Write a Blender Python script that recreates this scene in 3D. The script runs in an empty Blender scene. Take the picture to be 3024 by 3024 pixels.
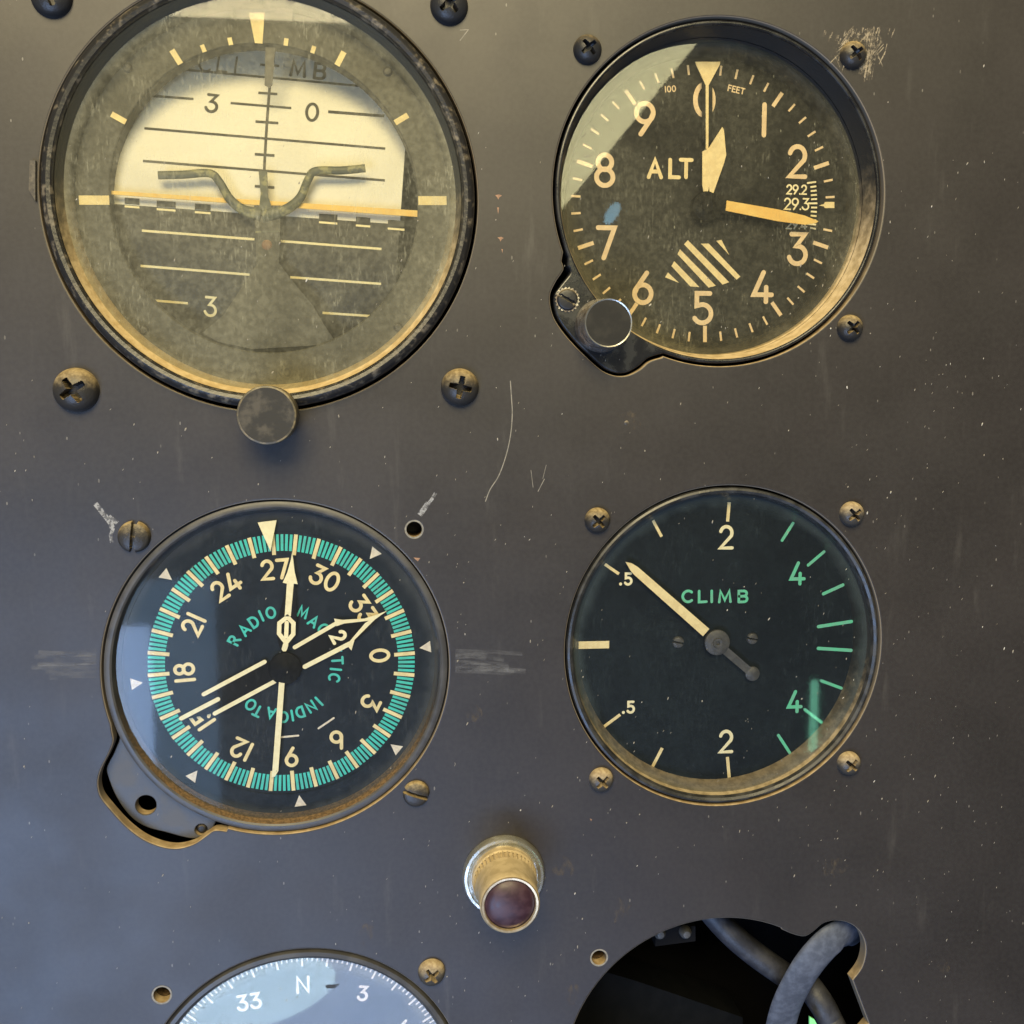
import bpy, bmesh, math, random
from mathutils import Vector, Matrix
random.seed(7)
S = bpy.context.scene
COL = S.collection
PI = math.pi

# ---------------------------------------------------------------- camera
# Panel space is in millimetres: x right, y up, z out of the panel face.
# World space is metres with the panel standing upright: W(x,y,z) = (x, -z, y) / 1000
def W(x, y, z=0.0):
    return Vector((x * .001, -z * .001, y * .001))

CAM_H, YAW, PITCH = 239.68, math.radians(6.791), math.radians(-5.651)
F_PX, CX_PX, CY_PX = 3067.8, 1543.9, 1489.8
_d = Vector((math.sin(YAW) * math.cos(PITCH), math.sin(PITCH), -math.cos(YAW) * math.cos(PITCH)))
_r = _d.cross(Vector((0, 1, 0))).normalized()
_u = _r.cross(_d)

def U(x, y, h=0.0):
    """survey: point of the photograph (3024 px) -> panel millimetres at height h"""
    v = _d + _r * ((x - CX_PX) / F_PX) - _u * ((y - CY_PX) / F_PX)
    t = (h - CAM_H) / v.z
    return Vector((v.x * t, v.y * t))

cam_data = bpy.data.cameras.new('camera')
cam = bpy.data.objects.new('camera', cam_data)
COL.objects.link(cam)
S.camera = cam
cam_data.sensor_width = 36.0
cam_data.lens = 36.0 * F_PX / 3024
cam_data.shift_x = (1512 - CX_PX) / 3024
cam_data.shift_y = -(1512 - CY_PX) / 3024
cam_data.clip_start = 0.01
cam_data.clip_end = 50
def wdir(v): return Vector((v.x, -v.z, v.y))
R3 = Matrix((wdir(_r), wdir(_u), wdir(-_d))).transposed()
cam.matrix_world = Matrix.Translation(W(0, 0, CAM_H)) @ R3.to_4x4()

# ---------------------------------------------------------------- light
world = bpy.data.worlds.new('World')
S.world = world
world.use_nodes = True
bg = world.node_tree.nodes['Background']
bg.inputs[0].default_value = (.74, .78, .84, 1)
bg.inputs[1].default_value = .13

def area_lamp(name, centre, xdir, size, radiance, color, target=(25, -40, 0)):
    """rectangular lamp; centre/xdir in panel mm, size in mm"""
    ld = bpy.data.lights.new(name, 'AREA')
    ld.shape = 'RECTANGLE'
    ld.size, ld.size_y = size[0] * .001, size[1] * .001
    ld.color = color
    ld.energy = radiance * PI * ld.size * ld.size_y
    o = bpy.data.objects.new(name, ld)
    COL.objects.link(o)
    zc = (W(*centre) - W(*target)).normalized()
    xd = wdir(Vector(xdir)); xd = (xd - zc * xd.dot(zc)).normalized()
    yd = zc.cross(xd)
    o.matrix_world = Matrix.Translation(W(*centre)) @ Matrix((xd, yd, zc)).transposed().to_4x4()
    return o

def mirror_point(p, z):
    """where the glass point p (mm) sees its reflection at height z above the panel"""
    k = 1 + z / CAM_H
    return Vector((p[0] * k, p[1] * k, z))

# warm window seen in the upper left of the altimeter glass, and the larger one above the horizon dial
WZ = 1000.0
def window(name, p, q, radiance, color, x=None):
    """horizontal lamp whose mirror image in the glasses spans the panel rectangle p..q"""
    a, c = mirror_point(p, WZ), mirror_point(q, WZ)
    m = (a + c) / 2
    return area_lamp(name, tuple(m), (1, 0, 0), (abs(c.x - a.x), abs(c.y - a.y)), radiance, color, target=(m.x, m.y + .001, 0))
e0 = mirror_point(U(1665, 610, -7), WZ); e1 = mirror_point(U(2060, 125, -7), WZ)
edge = (e1 - e0).normalized()
perp = Vector((-edge.y, edge.x, 0))
kz = 1 + WZ / CAM_H
ww, wh = 120.0 * kz, 11.0 * kz
mid = e0 - edge * 22 * kz + edge * ww / 2 + perp * wh / 2
area_lamp('window_light_slant', tuple(mid), tuple(edge), (ww, wh), 13.5, (1.0, .92, .50), target=(mid.x, mid.y + .001, 0))
wy = U(560, 52, -1).y
window('window_light_warm', (-105, wy), (44, wy + 190), 19.0, (1.0, .84, .485))
# cool sky light, low on the left
b0 = U(452, 1840, -4)
window('window_light_sky', (b0.x - 100, b0.y - 165), (b0.x, b0.y), 10.5, (.40, .59, 1.0))
b1 = U(640, 1700, -4)
window('added_haze_light', (b0.x - 30, b0.y - 70), (b1.x, b1.y), 2.4, (.36, .62, 1.0))  # added weak lamp, overlaps the sky lamp to soften its reflection
c0 = U(470, 2832, -3); c1 = U(1400, 2832, -3)
window('window_light_low', (c0.x - 10, c0.y - 55), (c1.x + 32, c0.y), 8.5, (.47, .60, 1.0))
cl0, cl1 = mirror_point(U(500, 2838, -3), 980), mirror_point(U(1000, 3000, -3), 980)
ld = area_lamp('window_light_cloud', ((cl0.x + cl1.x) / 2, (cl0.y + cl1.y) / 2, 980), (1, .22, 0), (abs(cl1.x - cl0.x), abs(cl1.y - cl0.y)), 6.0, (.68, 1.0, 1.0), target=((cl0.x + cl1.x) / 2, (cl0.y + cl1.y) / 2 + .001, 0))
ld.data.shape = 'ELLIPSE'
t0 = mirror_point(U(1797, 640, -7), WZ)
area_lamp('sky_gap_light', tuple(t0), (.62, 1, 0), (74 * .078 * kz, 34 * .078 * kz), 7.0, (.34, .74, 1.0), target=(t0.x, t0.y + .001, 0)).data.shape = 'ELLIPSE'
# narrow green lamp added for the streak it reflects in the climb dial's glass
g0, g1 = mirror_point(U(2388, 2006, -2.3), WZ), mirror_point(U(2405, 2215, -2.3), WZ)
gm = (g0 + g1) / 2
area_lamp('green_streak_light', tuple(gm), (1, 0, 0), (abs(g1.x - g0.x), abs(g1.y - g0.y)), 9.0, (.30, 1.0, .66), target=(gm.x, gm.y + .001, 0))

S.view_settings.view_transform = 'Standard'
S.view_settings.look = 'None'
S.view_settings.exposure = 0.0
S.view_settings.gamma = 1.0
S.view_settings.use_curve_mapping = False
S.render.engine = 'CYCLES'
S.cycles.use_denoising = True
S.cycles.max_bounces = 10
S.cycles.transparent_max_bounces = 16
S.cycles.sample_clamp_indirect = 4

# ---------------------------------------------------------------- materials
class NT:
    def __init__(s, name):
        s.m = bpy.data.materials.new(name); s.m.use_nodes = True
        s.t = s.m.node_tree; s.t.nodes.clear()
        s.out = s.n('ShaderNodeOutputMaterial')
        s.tc = s.n('ShaderNodeTexCoord').outputs['Object']
    def n(s, typ, **kw):
        nd = s.t.nodes.new(typ)
        for k, v in kw.items():
            if hasattr(nd, k): setattr(nd, k, v)
        return nd
    def put(s, sock, v):
        if hasattr(v, 'links') and hasattr(v, 'is_output'): s.t.links.new(v, sock)
        elif isinstance(v, (tuple, list)) and len(v) == 3 and sock.type == 'RGBA': sock.default_value = (*v, 1)
        else: sock.default_value = v
    def noise(s, scale, detail=5, rough=.55, vec=None, dist=0.0):
        nd = s.n('ShaderNodeTexNoise')
        s.put(nd.inputs['Vector'], vec or s.tc)
        nd.inputs['Scale'].default_value = scale; nd.inputs['Detail'].default_value = detail
        nd.inputs['Roughness'].default_value = rough; nd.inputs['Distortion'].default_value = dist
        return nd.outputs['Fac']
    def ramp(s, v, lo, hi, a=0.0, b=1.0):
        nd = s.n('ShaderNodeMapRange', interpolation_type='SMOOTHSTEP')
        s.put(nd.inputs[0], v)
        for i, x in zip((1, 2, 3, 4), (lo, hi, a, b)): nd.inputs[i].default_value = x
        return nd.outputs[0]
    def mix(s, f, a, b):
        nd = s.n('ShaderNodeMix', data_type='RGBA')
        s.put(nd.inputs[0], f); s.put(nd.inputs[6], a); s.put(nd.inputs[7], b)
        return nd.outputs[2]
    def math(s, op, a, b=0.0):
        nd = s.n('ShaderNodeMath', operation=op)
        s.put(nd.inputs[0], a); s.put(nd.inputs[1], b)
        return nd.outputs[0]
    def mapping(s, rot=(0, 0, 0), scale=(1, 1, 1)):
        nd = s.n('ShaderNodeMapping')
        s.put(nd.inputs[0], s.tc); nd.inputs['Rotation'].default_value = rot; nd.inputs['Scale'].default_value = scale
        return nd.outputs[0]
    def bump(s, h, strength, dist=.0002):
        nd = s.n('ShaderNodeBump'); nd.inputs['Strength'].default_value = strength
        nd.inputs['Distance'].default_value = dist; s.put(nd.inputs['Height'], h)
        return nd.outputs[0]
    def principled(s, color, rough=.5, metal=0.0, spec=.5, normal=None, coat=0.0):
        nd = s.n('ShaderNodeBsdfPrincipled')
        s.put(nd.inputs['Base Color'], color); s.put(nd.inputs['Roughness'], rough)
        s.put(nd.inputs['Metallic'], metal); s.put(nd.inputs['Specular IOR Level'], spec)
        s.put(nd.inputs['Coat Weight'], coat)
        if normal is not None: s.put(nd.inputs['Normal'], normal)
        return nd.outputs[0]
    def done(s, sh):
        s.t.links.new(sh, s.out.inputs[0]); return s.m

def pmat(name, c1, c2=None, scale=300, lo=.4, hi=.62, rough=.5, rough2=None, metal=0.0, spec=.5, bump=0.0, bscale=1800, coat=0.0):
    t = NT(name)
    f = t.ramp(t.noise(scale), lo, hi)
    c = t.mix(f, c1, c2) if c2 else c1
    r = t.ramp(f, 0, 1, rough, rough2) if rough2 is not None else rough
    nrm = t.bump(t.noise(bscale, 3), bump) if bump else None
    return t.done(t.principled(c, r, metal, spec, nrm, coat))

def speck_layer(t, scale, radius, frac, rotz=0.0, stretch=3.0):
    """random short streaks: fac 0..1 in the panel plane (object x,z)"""
    v = t.mapping((0, rotz, 0), (1, 1, 1.0 / stretch))
    vo = t.n('ShaderNodeTexVoronoi'); t.put(vo.inputs['Vector'], v); vo.inputs['Scale'].default_value = scale
    sep = t.n('ShaderNodeSeparateColor'); t.put(sep.inputs[0], vo.outputs['Color'])
    alive = t.ramp(sep.outputs[0], 1 - frac - .01, 1 - frac + .01)
    rad = t.math('MULTIPLY', sep.outputs[1], radius)
    hit = t.math('LESS_THAN', vo.outputs['Distance'], rad)
    return t.math('MULTIPLY', t.math('MULTIPLY', hit, alive), t.ramp(sep.outputs[2], 0, 1, .25, 1))

def panel_paint():
    t = NT('panel_paint')
    big = t.ramp(t.noise(28, 5), .3, .7)
    fine = t.ramp(t.noise(900, 4), .3, .7)
    c = t.mix(big, (.0180, .0150, .0142), (.0250, .0210, .0198))
    c = t.mix(t.math('MULTIPLY', fine, .10), c, (.075, .070, .062))
    smear = t.ramp(t.noise(60, 6, .6, t.mapping((0, .25, 0), (3.0, 1, .5))), .58, .8, 0, .22)
    c = t.mix(smear, c, (.13, .12, .105))
    s1 = speck_layer(t, 330, .060, .30, -.30, 2.6)
    c = t.mix(t.math('MULTIPLY', s1, .42), c, (.34, .31, .26))
    s2 = speck_layer(t, 620, .10, .22, -.25, 2.2)
    c = t.mix(t.math('MULTIPLY', s2, .35), c, (.36, .33, .28))
    nrm = t.bump(t.noise(2600, 2), .035, .0002)
    r = t.ramp(t.noise(45, 5), .3, .7, .40, .47)
    return t.done(t.principled(c, r, 0, .46, nrm))

def glass(name, haze, hazecol, rim, streak=.35, tint=(1, 1, 1), rimdirt=.12, rough=.024):
    """thin instrument glass: reflects by its Fresnel term, carries a film of dust, fine wipe marks and dirt along its rim"""
    t = NT(name)
    tr = t.n('ShaderNodeBsdfTransparent'); t.put(tr.inputs[0], tint)
    gl = t.n('ShaderNodeBsdfGlossy'); gl.inputs['Roughness'].default_value = rough
    fr = t.n('ShaderNodeFresnel'); fr.inputs['IOR'].default_value = 1.5
    m1 = t.n('ShaderNodeMixShader'); t.put(m1.inputs[0], fr.outputs[0])
    t.t.links.new(tr.outputs[0], m1.inputs[1]); t.t.links.new(gl.outputs[0], m1.inputs[2])
    df = t.n('ShaderNodeBsdfDiffuse'); t.put(df.inputs[0], hazecol)
    broad = t.ramp(t.noise(38, 4, .5, None, .6), .30, .70, .55, 1.35)
    fine = t.ramp(t.noise(820, 7, .66), .38, .66, .70, 1.25)
    wipe = t.ramp(t.noise(900, 4, .62, t.mapping((0, -.55, 0), (2.0, 1, .42)), .8), .50, .70, 0, streak)
    wipe2 = t.ramp(t.noise(230, 6, .7, t.mapping((0, .8, 0), (2.5, 1, .35))), .58, .76, 0, streak * .6)
    spk = speck_layer(t, 560, .105, .55, -.3, 2.2)
    sp = t.n('ShaderNodeSeparateXYZ'); t.put(sp.inputs[0], t.tc)
    rr = t.math('SQRT', t.math('ADD', t.math('MULTIPLY', sp.outputs[0], sp.outputs[0]), t.math('MULTIPLY', sp.outputs[2], sp.outputs[2])))
    rn = t.math('ADD', rr, t.math('MULTIPLY', t.math('SUBTRACT', t.noise(170, 6), .5), .004))
    edge = t.ramp(rn, (rim - 3.6) * .001, (rim - .3) * .001, 0, rimdirt)
    f = t.math('MULTIPLY', t.math('MULTIPLY', broad, fine), haze)
    patch = t.ramp(t.noise(75, 5, .6, None, 1.2), .44, .62)
    f = t.math('ADD', f, t.math('MULTIPLY', t.math('MULTIPLY', t.math('ADD', wipe, wipe2), patch), haze * 1.7))
    f = t.math('ADD', f, edge)
    f = t.math('MINIMUM', t.math('ADD', f, t.math('MULTIPLY', spk, .30)), .9)
    m2 = t.n('ShaderNodeMixShader'); t.put(m2.inputs[0], f)
    t.t.links.new(m1.outputs[0], m2.inputs[1]); t.t.links.new(df.outputs[0], m2.inputs[2])
    return t.done(m2.outputs[0])

def clear(name):
    t = NT(name); tr = t.n('ShaderNodeBsdfTransparent'); return t.done(tr.outputs[0])

def chalk(name, col, lo, hi, scale, amount, stretch=(1, 1, 1)):
    t = NT(name)
    tr = t.n('ShaderNodeBsdfTransparent')
    df = t.n('ShaderNodeBsdfDiffuse'); t.put(df.inputs[0], col)
    f = t.ramp(t.noise(scale, 6, .7, t.mapping((0, 0, 0), stretch)), lo, hi, 0, amount)
    m = t.n('ShaderNodeMixShader'); t.put(m.inputs[0], f)
    t.t.links.new(tr.outputs[0], m.inputs[1]); t.t.links.new(df.outputs[0], m.inputs[2])
    return t.done(m.outputs[0])

def lit_dusty(name, base, d1, d2, lo=-.25, hi=.55, scale=420, rough=.5):
    """dark paint with dust tone and painted light from above on surfaces facing upwards"""
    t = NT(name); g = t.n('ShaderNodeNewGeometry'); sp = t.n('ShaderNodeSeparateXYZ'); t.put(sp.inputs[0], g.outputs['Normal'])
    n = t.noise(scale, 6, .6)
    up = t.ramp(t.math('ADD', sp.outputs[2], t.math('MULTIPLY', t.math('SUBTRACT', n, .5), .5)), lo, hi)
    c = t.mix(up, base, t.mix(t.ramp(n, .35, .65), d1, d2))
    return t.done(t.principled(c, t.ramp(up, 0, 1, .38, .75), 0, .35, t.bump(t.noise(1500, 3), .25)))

M = {}
M['panel'] = panel_paint()
M['panel_edge'] = lit_dusty('panel_edge', (.20, .165, .12), (.26, .18, .09), (.40, .30, .17), .25, .8)  # bare edge tone; upward edges painted tan for dust and light from above
M['dark'] = pmat('cavity_black', (.006, .006, .007), rough=.9, spec=.1)
M['bezel'] = pmat('bezel_black', (.016, .016, .016), (.035, .034, .032), 260, rough=.34, rough2=.5, bump=.15)
M['bezel_grey'] = pmat('bezel_grey', (.038, .037, .038), (.055, .053, .052), 200, rough=.42, rough2=.5, bump=.1)
M['bezel_worn'] = pmat('bezel_worn', (.016, .015, .014), (.14, .115, .078), 520, .50, .72, rough=.36, rough2=.55, bump=.5, bscale=900)
M['bezel_gloss'] = pmat('bezel_gloss', (.010, .010, .011), (.02, .02, .02), 200, rough=.2, rough2=.32, bump=.08)
M['wall_tan'] = lit_dusty('wall_lit_tan', (.022, .022, .021), (.40, .30, .16), (.54, .42, .25))  # light falling on the lower wall painted in as tan
M['wall_soft'] = lit_dusty('wall_soft_lit', (.024, .024, .023), (.20, .155, .09), (.32, .255, .16), .05, .8, 500)  # fainter painted light on the upward parts of the wall
M['rim_olive'] = lit_dusty('rim_olive', (.055, .053, .040), (.40, .29, .14), (.52, .40, .22), -.1, .6)  # lower part of the rim painted as lit from above
M['wall_dark'] = pmat('wall_dark', (.03, .028, .025), (.07, .058, .04), 380, .4, .75, rough=.4, bump=.2)
M['wall_brown'] = lit_dusty('wall_lit_dust', (.03, .028, .026), (.075, .048, .025), (.17, .105, .05), .1, .8, 1500)  # brown dust plus painted light where the wall faces up
M['dial'] = pmat('dial_black', (.006, .0066, .0066), (.011, .0115, .0105), 240, rough=.6, spec=.18)
M['dial_navy'] = pmat('dial_navy', (.007, .012, .019), (.011, .017, .025), 240, rough=.6, spec=.18)  # blue raised to stand for the faint reflection across the dial
M['dial_teal'] = pmat('dial_teal', (.0035, .0066, .0098), (.0055, .0096, .0130), 240, rough=.6, spec=.18)
M['dial_olive'] = pmat('dial_olive', (.066, .064, .053), (.088, .085, .070), 900, rough=.6, spec=.3)
M['cream'] = pmat('cream_paint', (.86, .70, .35), (.76, .60, .29), 500, rough=.55)
M['cream_pale'] = pmat('cream_pale', (.90, .80, .48), (.84, .73, .42), 600, rough=.5)
M['salmon'] = pmat('aged_lume', (.84, .64, .36), (.72, .53, .30), 700, .3, .7, rough=.6)
M['orange'] = pmat('yellow_needle', (.85, .58, .16), (.80, .50, .12), 300, rough=.5)
M['green'] = pmat('green_paint', (.045, .56, .44), (.06, .48, .38), 500, rough=.5)
M['green2'] = pmat('mint_paint', (.12, .58, .33), (.16, .50, .32), 500, rough=.5)
M['white'] = pmat('white_paint', (.80, .70, .52), (.66, .56, .42), 800, rough=.5)
M['pink'] = pmat('faded_white', (.92, .84, .76), (.86, .76, .66), 600, rough=.5)
M['sky'] = pmat('drum_white', (.80, .77, .67), (.75, .72, .62), 60, rough=.6)
M['ground'] = pmat('drum_grey', (.020, .019, .017), (.036, .034, .029), 700, rough=.6)
M['ink'] = pmat('drum_ink', (.022, .021, .018), (.06, .056, .045), 500, .45, .7, rough=.6)
M['symbol'] = pmat('symbol_paint', (.070, .080, .062), (.24, .23, .12), 420, .50, .64, rough=.5, bump=.12, bscale=900)
M['hub'] = pmat('hub_grey', (.055, .053, .05), (.08, .076, .07), 500, rough=.5, bump=.2)
M['needle_black'] = pmat('needle_black', (.006, .0065, .007), rough=.6, spec=.12)
M['screw'] = lit_dusty('screw_worn_lit', (.026, .024, .022), (.20, .145, .07), (.34, .26, .14), -.05, .85, 900, .5)  # lit upper half of the heads painted in, here and in both below
M['screw_dark'] = lit_dusty('screw_black', (.018, .018, .019), (.07, .056, .035), (.15, .115, .065), .1, .95, 900, .4)
M['screw_steel'] = lit_dusty('screw_pale', (.045, .041, .036), (.27, .20, .12), (.40, .32, .20), -.15, .75, 900, .5)
M['brass'] = pmat('brass', (.58, .46, .28), (.46, .36, .21), 420, rough=.5, rough2=.6, metal=.25, bump=.2)
M['chrome'] = pmat('zinc_plate', (.62, .62, .58), (.40, .38, .32), 380, rough=.25, rough2=.45, metal=.85, bump=.2)
M['chrome_worn'] = pmat('plated_rim', (.55, .50, .44), (.16, .13, .10), 500, .4, .62, rough=.25, rough2=.5, metal=.8, bump=.3)
M['lens'] = pmat('lens_plum', (.030, .011, .017), (.048, .020, .027), 500, rough=.42, rough2=.5, spec=.5)
M['knob'] = pmat('knob_face', (.030, .028, .025), (.07, .062, .05), 330, .45, .70, spec=.2, rough=.6, bump=.35, bscale=700)
M['knob_side'] = pmat('knob_side', (.07, .06, .04), (.20, .155, .08), 520, .4, .65, rough=.5, bump=.3)
M['hose'] = pmat('hose_cloth', (.055, .063, .086), (.092, .104, .138), 520, .35, .7, rough=.55, spec=.4, bump=.25, bscale=2400)
M['hose_dark'] = pmat('hose_rubber', (.026, .027, .034), (.05, .051, .06), 240, rough=.5, spec=.4, bump=.4)
M['box'] = pmat('box_paint', (.003, .0036, .0045), (.0045, .005, .006), 200, rough=.8, spec=.1)
M['tag_green'] = pmat('tag_green', (.25, .80, .30), rough=.5)
M['chip'] = pmat('primer_chip', (.30, .17, .10), (.20, .11, .065), 900, rough=.7)
M['scratch'] = pmat('bare_scratch', (.22, .20, .165), (.14, .13, .11), 900, rough=.6)
M['chalk'] = chalk('chalk', (.34, .34, .35), .34, .62, 900, .8)
M['chalk_smear'] = chalk('chalk_smear', (.26, .26, .27), .36, .66, 420, .20, (.4, 1, 1.6))
M['scrape'] = chalk('scrape', (.40, .335, .24), .40, .64, 420, .72)
M['smudge'] = chalk('dust_smudge', (.20, .155, .10), .46, .74, 330, .42, (2.0, 1, .7))
M['dust'] = pmat('dust_flake', (.24, .215, .175), (.56, .53, .47), 140, .48, .66, rough=.8)
M['clear'] = clear('glass_inner_face')
M['glass_ai'] = glass('glass_dusty_yellow', .150, (.42, .395, .275), 43.4, .9, (1, .985, .90), .16)
M['glass_alt'] = glass('glass_dusty', .078, (.40, .375, .25), 36.9, .9, (1, .985, .95), .05)
M['glass_rmi'] = glass('glass_rmi', .016, (.36, .38, .38), 36.9, 1.2, (1, 1, 1), .06, .045)
M['glass_cl'] = glass('glass_climb', .014, (.25, .33, .35), 37.1, 1.0, (1, 1, 1), .07, .035)
M['glass_hd'] = glass('glass_heading', .06, (.50, .54, .55), 36.1, .6, (1, 1, 1), .12)
M['card_blue'] = pmat('card_slate', (.05, .085, .105), (.08, .12, .145), 90, rough=.55)

# ---------------------------------------------------------------- mesh builder (panel mm)
class MB:
    def __init__(s): s.v = []; s.f = []; s.mi = []
    def add(s, verts, faces, mi=0):
        o = len(s.v); s.v += [tuple(p) for p in verts]
        for f in faces: s.f.append([i + o for i in f]); s.mi.append(mi)
    def poly(s, pts, z, mi=0):
        a = sum(pts[i][0] * pts[(i + 1) % len(pts)][1] - pts[(i + 1) % len(pts)][0] * pts[i][1] for i in range(len(pts)))
        if a < 0: pts = pts[::-1]
        s.add([(p[0], p[1], z) for p in pts], [list(range(len(pts)))], mi)
    def prism(s, pts, z0, z1, mi=0, mis=None):
        a = sum(pts[i][0] * pts[(i + 1) % len(pts)][1] - pts[(i + 1) % len(pts)][0] * pts[i][1] for i in range(len(pts)))
        if a < 0: pts = pts[::-1]
        n = len(pts)
        s.add([(p[0], p[1], z1) for p in pts], [list(range(n))], mi)
        s.add([(p[0], p[1], z0) for p in pts], [list(range(n))[::-1]], mi)
        s.add([(p[0], p[1], z0) for p in pts] + [(p[0], p[1], z1) for p in pts],
              [[i, (i + 1) % n, n + (i + 1) % n, n + i] for i in range(n)], mi if mis is None else mis)
    def lathe(s, prof, cx, cy, seg=128, mi=None):
        """profile of (r,z[,mat]) running from the axis/inside outwards gives upward faces"""
        rings = []
        for q in prof:
            r, z = q[0], q[1]; o = len(s.v)
            if r < 1e-6: s.v.append((cx, cy, z)); rings.append((o, 1))
            else:
                for k in range(seg):
                    a = 2 * PI * k / seg; s.v.append((cx + r * math.cos(a), cy + r * math.sin(a), z))
                rings.append((o, seg))
        for i in range(len(prof) - 1):
            (a, na), (b, nb) = rings[i], rings[i + 1]
            m = prof[i][2] if len(prof[i]) > 2 else (mi or 0)
            for k in range(seg):
                k2 = (k + 1) % seg
                if na == 1 and nb == 1: continue
                if na == 1: f = [a, b + k, b + k2]
                elif nb == 1: f = [a + k, b, a + k2]
                else: f = [a + k, b + k, b + k2, a + k2]
                s.f.append(f); s.mi.append(m)
    def strip(s, pts, w, z, closed=False, cap=True, mi=0):
        P = [Vector((p[0], p[1])) for p in pts]
        q = [P[0]]
        for p in P[1:]:
            if (p - q[-1]).length > 1e-4: q.append(p)
        if closed and (q[0] - q[-1]).length < 1e-4: q.pop()
        P = q; n = len(P)
        if n < 2: return
        L, R = [], []
        for i in range(n):
            if closed: a, b = P[i] - P[i - 1], P[(i + 1) % n] - P[i]
            else:
                a = P[i] - P[i - 1] if i else P[1] - P[0]
                b = P[i + 1] - P[i] if i < n - 1 else P[-1] - P[-2]
            a.normalize(); b.normalize()
            t = a + b
            if t.length < 1e-3: t = a.copy()
            t.normalize(); nn = Vector((-t.y, t.x))
            k = min(1.9, 1 / max(.3, nn.dot(Vector((-a.y, a.x)))))
            L.append(P[i] + nn * (w / 2 * k)); R.append(P[i] - nn * (w / 2 * k))
        ring = []
        vs = [(p.x, p.y, z) for p in L] + [(p.x, p.y, z) for p in R]
        fs = []
        m = n if closed else n - 1
        for i in range(m):
            j = (i + 1) % n; fs.append([i, n + i, n + j, j])
        s.add(vs, fs, mi)
        if cap and not closed:
            for p, dv in ((P[0], P[0] - P[1]), (P[-1], P[-1] - P[-2])):
                a0 = math.atan2(dv.y, dv.x)
                s.add([(p.x + w / 2 * math.cos(a0 + t * PI / 6), p.y + w / 2 * math.sin(a0 + t * PI / 6), z) for t in range(-3, 4)], [list(range(7))], mi)
    def tube(s, path, rad, seg=16, flat=1.0, mi=0):
        P = [Vector(p) for p in path]; n = len(P); o = len(s.v)
        up = Vector((0, 0, 1))
        for i, p in enumerate(P):
            t = (P[min(i + 1, n - 1)] - P[max(i - 1, 0)]).normalized()
            a = up.cross(t)
            if a.length < 1e-3: a = Vector((1, 0, 0)).cross(t)
            a.normalize(); b = t.cross(a)
            r = rad[i] if isinstance(rad, (list, tuple)) else rad
            for k in range(seg):
                g = 2 * PI * k / seg; q = p + a * (r * math.cos(g)) + b * (r * flat * math.sin(g)); s.v.append(tuple(q))
        for i in range(n - 1):
            for k in range(seg):
                k2 = (k + 1) % seg; s.f.append([o + i * seg + k, o + i * seg + k2, o + (i + 1) * seg + k2, o + (i + 1) * seg + k]); s.mi.append(mi)
        s.f.append([o + k for k in range(seg)][::-1]); s.mi.append(mi)
        s.f.append([o + (n - 1) * seg + k for k in range(seg)]); s.mi.append(mi)
    def build(s, name, mats, parent=None, base=(0, 0, 0), angle=35, recalc=False):
        me = bpy.data.meshes.new(name)
        b = W(*base)
        me.from_pydata([W(*v) - b for v in s.v], [], s.f)
        if not isinstance(mats, (list, tuple)): mats = [mats]
        for m in mats: me.materials.append(m)
        me.polygons.foreach_set('material_index', s.mi)
        me.polygons.foreach_set('use_smooth', [True] * len(s.f))
        if recalc:
            bm = bmesh.new(); bm.from_mesh(me); bmesh.ops.recalc_face_normals(bm, faces=bm.faces); bm.to_mesh(me); bm.free()
        me.update(); me.set_sharp_from_angle(angle=math.radians(angle))
        o = bpy.data.objects.new(name, me); COL.objects.link(o)
        if parent is not None: o.parent = parent
        else: o.location = b
        return o

def thing(name, label, cat, base, group=None):
    o = bpy.data.objects.new(name, None); COL.objects.link(o)
    o.location = W(*base); o.empty_display_size = .01
    o['label'] = label; o['category'] = cat
    if group: o['group'] = group
    return o

def tag(o, label, cat, group=None, kind=None):
    if label: o['label'] = label
    if cat: o['category'] = cat
    if group: o['group'] = group
    if kind: o['kind'] = kind
    return o

def circle(c, r, n=128, a0=0.0, a1=2 * PI):
    return [(c[0] + r * math.cos(a0 + (a1 - a0) * k / n), c[1] + r * math.sin(a0 + (a1 - a0) * k / n)) for k in range(n)]

def smooth_path(pts, n=8, closed=False):
    P = [Vector(p) for p in pts]; out = []; m = len(P)
    rng = range(m if closed else m - 1)
    for i in rng:
        if closed: p0, p1, p2, p3 = P[i - 1], P[i], P[(i + 1) % m], P[(i + 2) % m]
        else: p0, p1, p2, p3 = P[max(i - 1, 0)], P[i], P[i + 1], P[min(i + 2, m - 1)]
        for k in range(n):
            t = k / n
            out.append(.5 * ((2 * p1) + (p2 - p0) * t + (2 * p0 - 5 * p1 + 4 * p2 - p3) * t * t + (3 * p1 - p0 - 3 * p2 + p3) * t ** 3))
    if not closed: out.append(P[-1])
    return out

def lobed_outline(c, r, bulge, raw=False):
    """circle c,r whose arc between the first and last bulge point is replaced by the bulge (points run counter-clockwise)"""
    a0 = math.atan2(bulge[0][1] - c[1], bulge[0][0] - c[0]); a1 = math.atan2(bulge[-1][1] - c[1], bulge[-1][0] - c[0])
    while a0 <= a1: a0 += 2 * PI
    n = 120
    arc = [(c[0] + r * math.cos(a1 + (a0 - a1) * k / n), c[1] + r * math.sin(a1 + (a0 - a1) * k / n)) for k in range(n + 1)]
    b = bulge if raw else smooth_path([(p[0], p[1]) for p in bulge], 8)
    return [tuple(p) for p in arc[:-1]] + [(p[0], p[1]) for p in b[:-1]]

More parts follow.
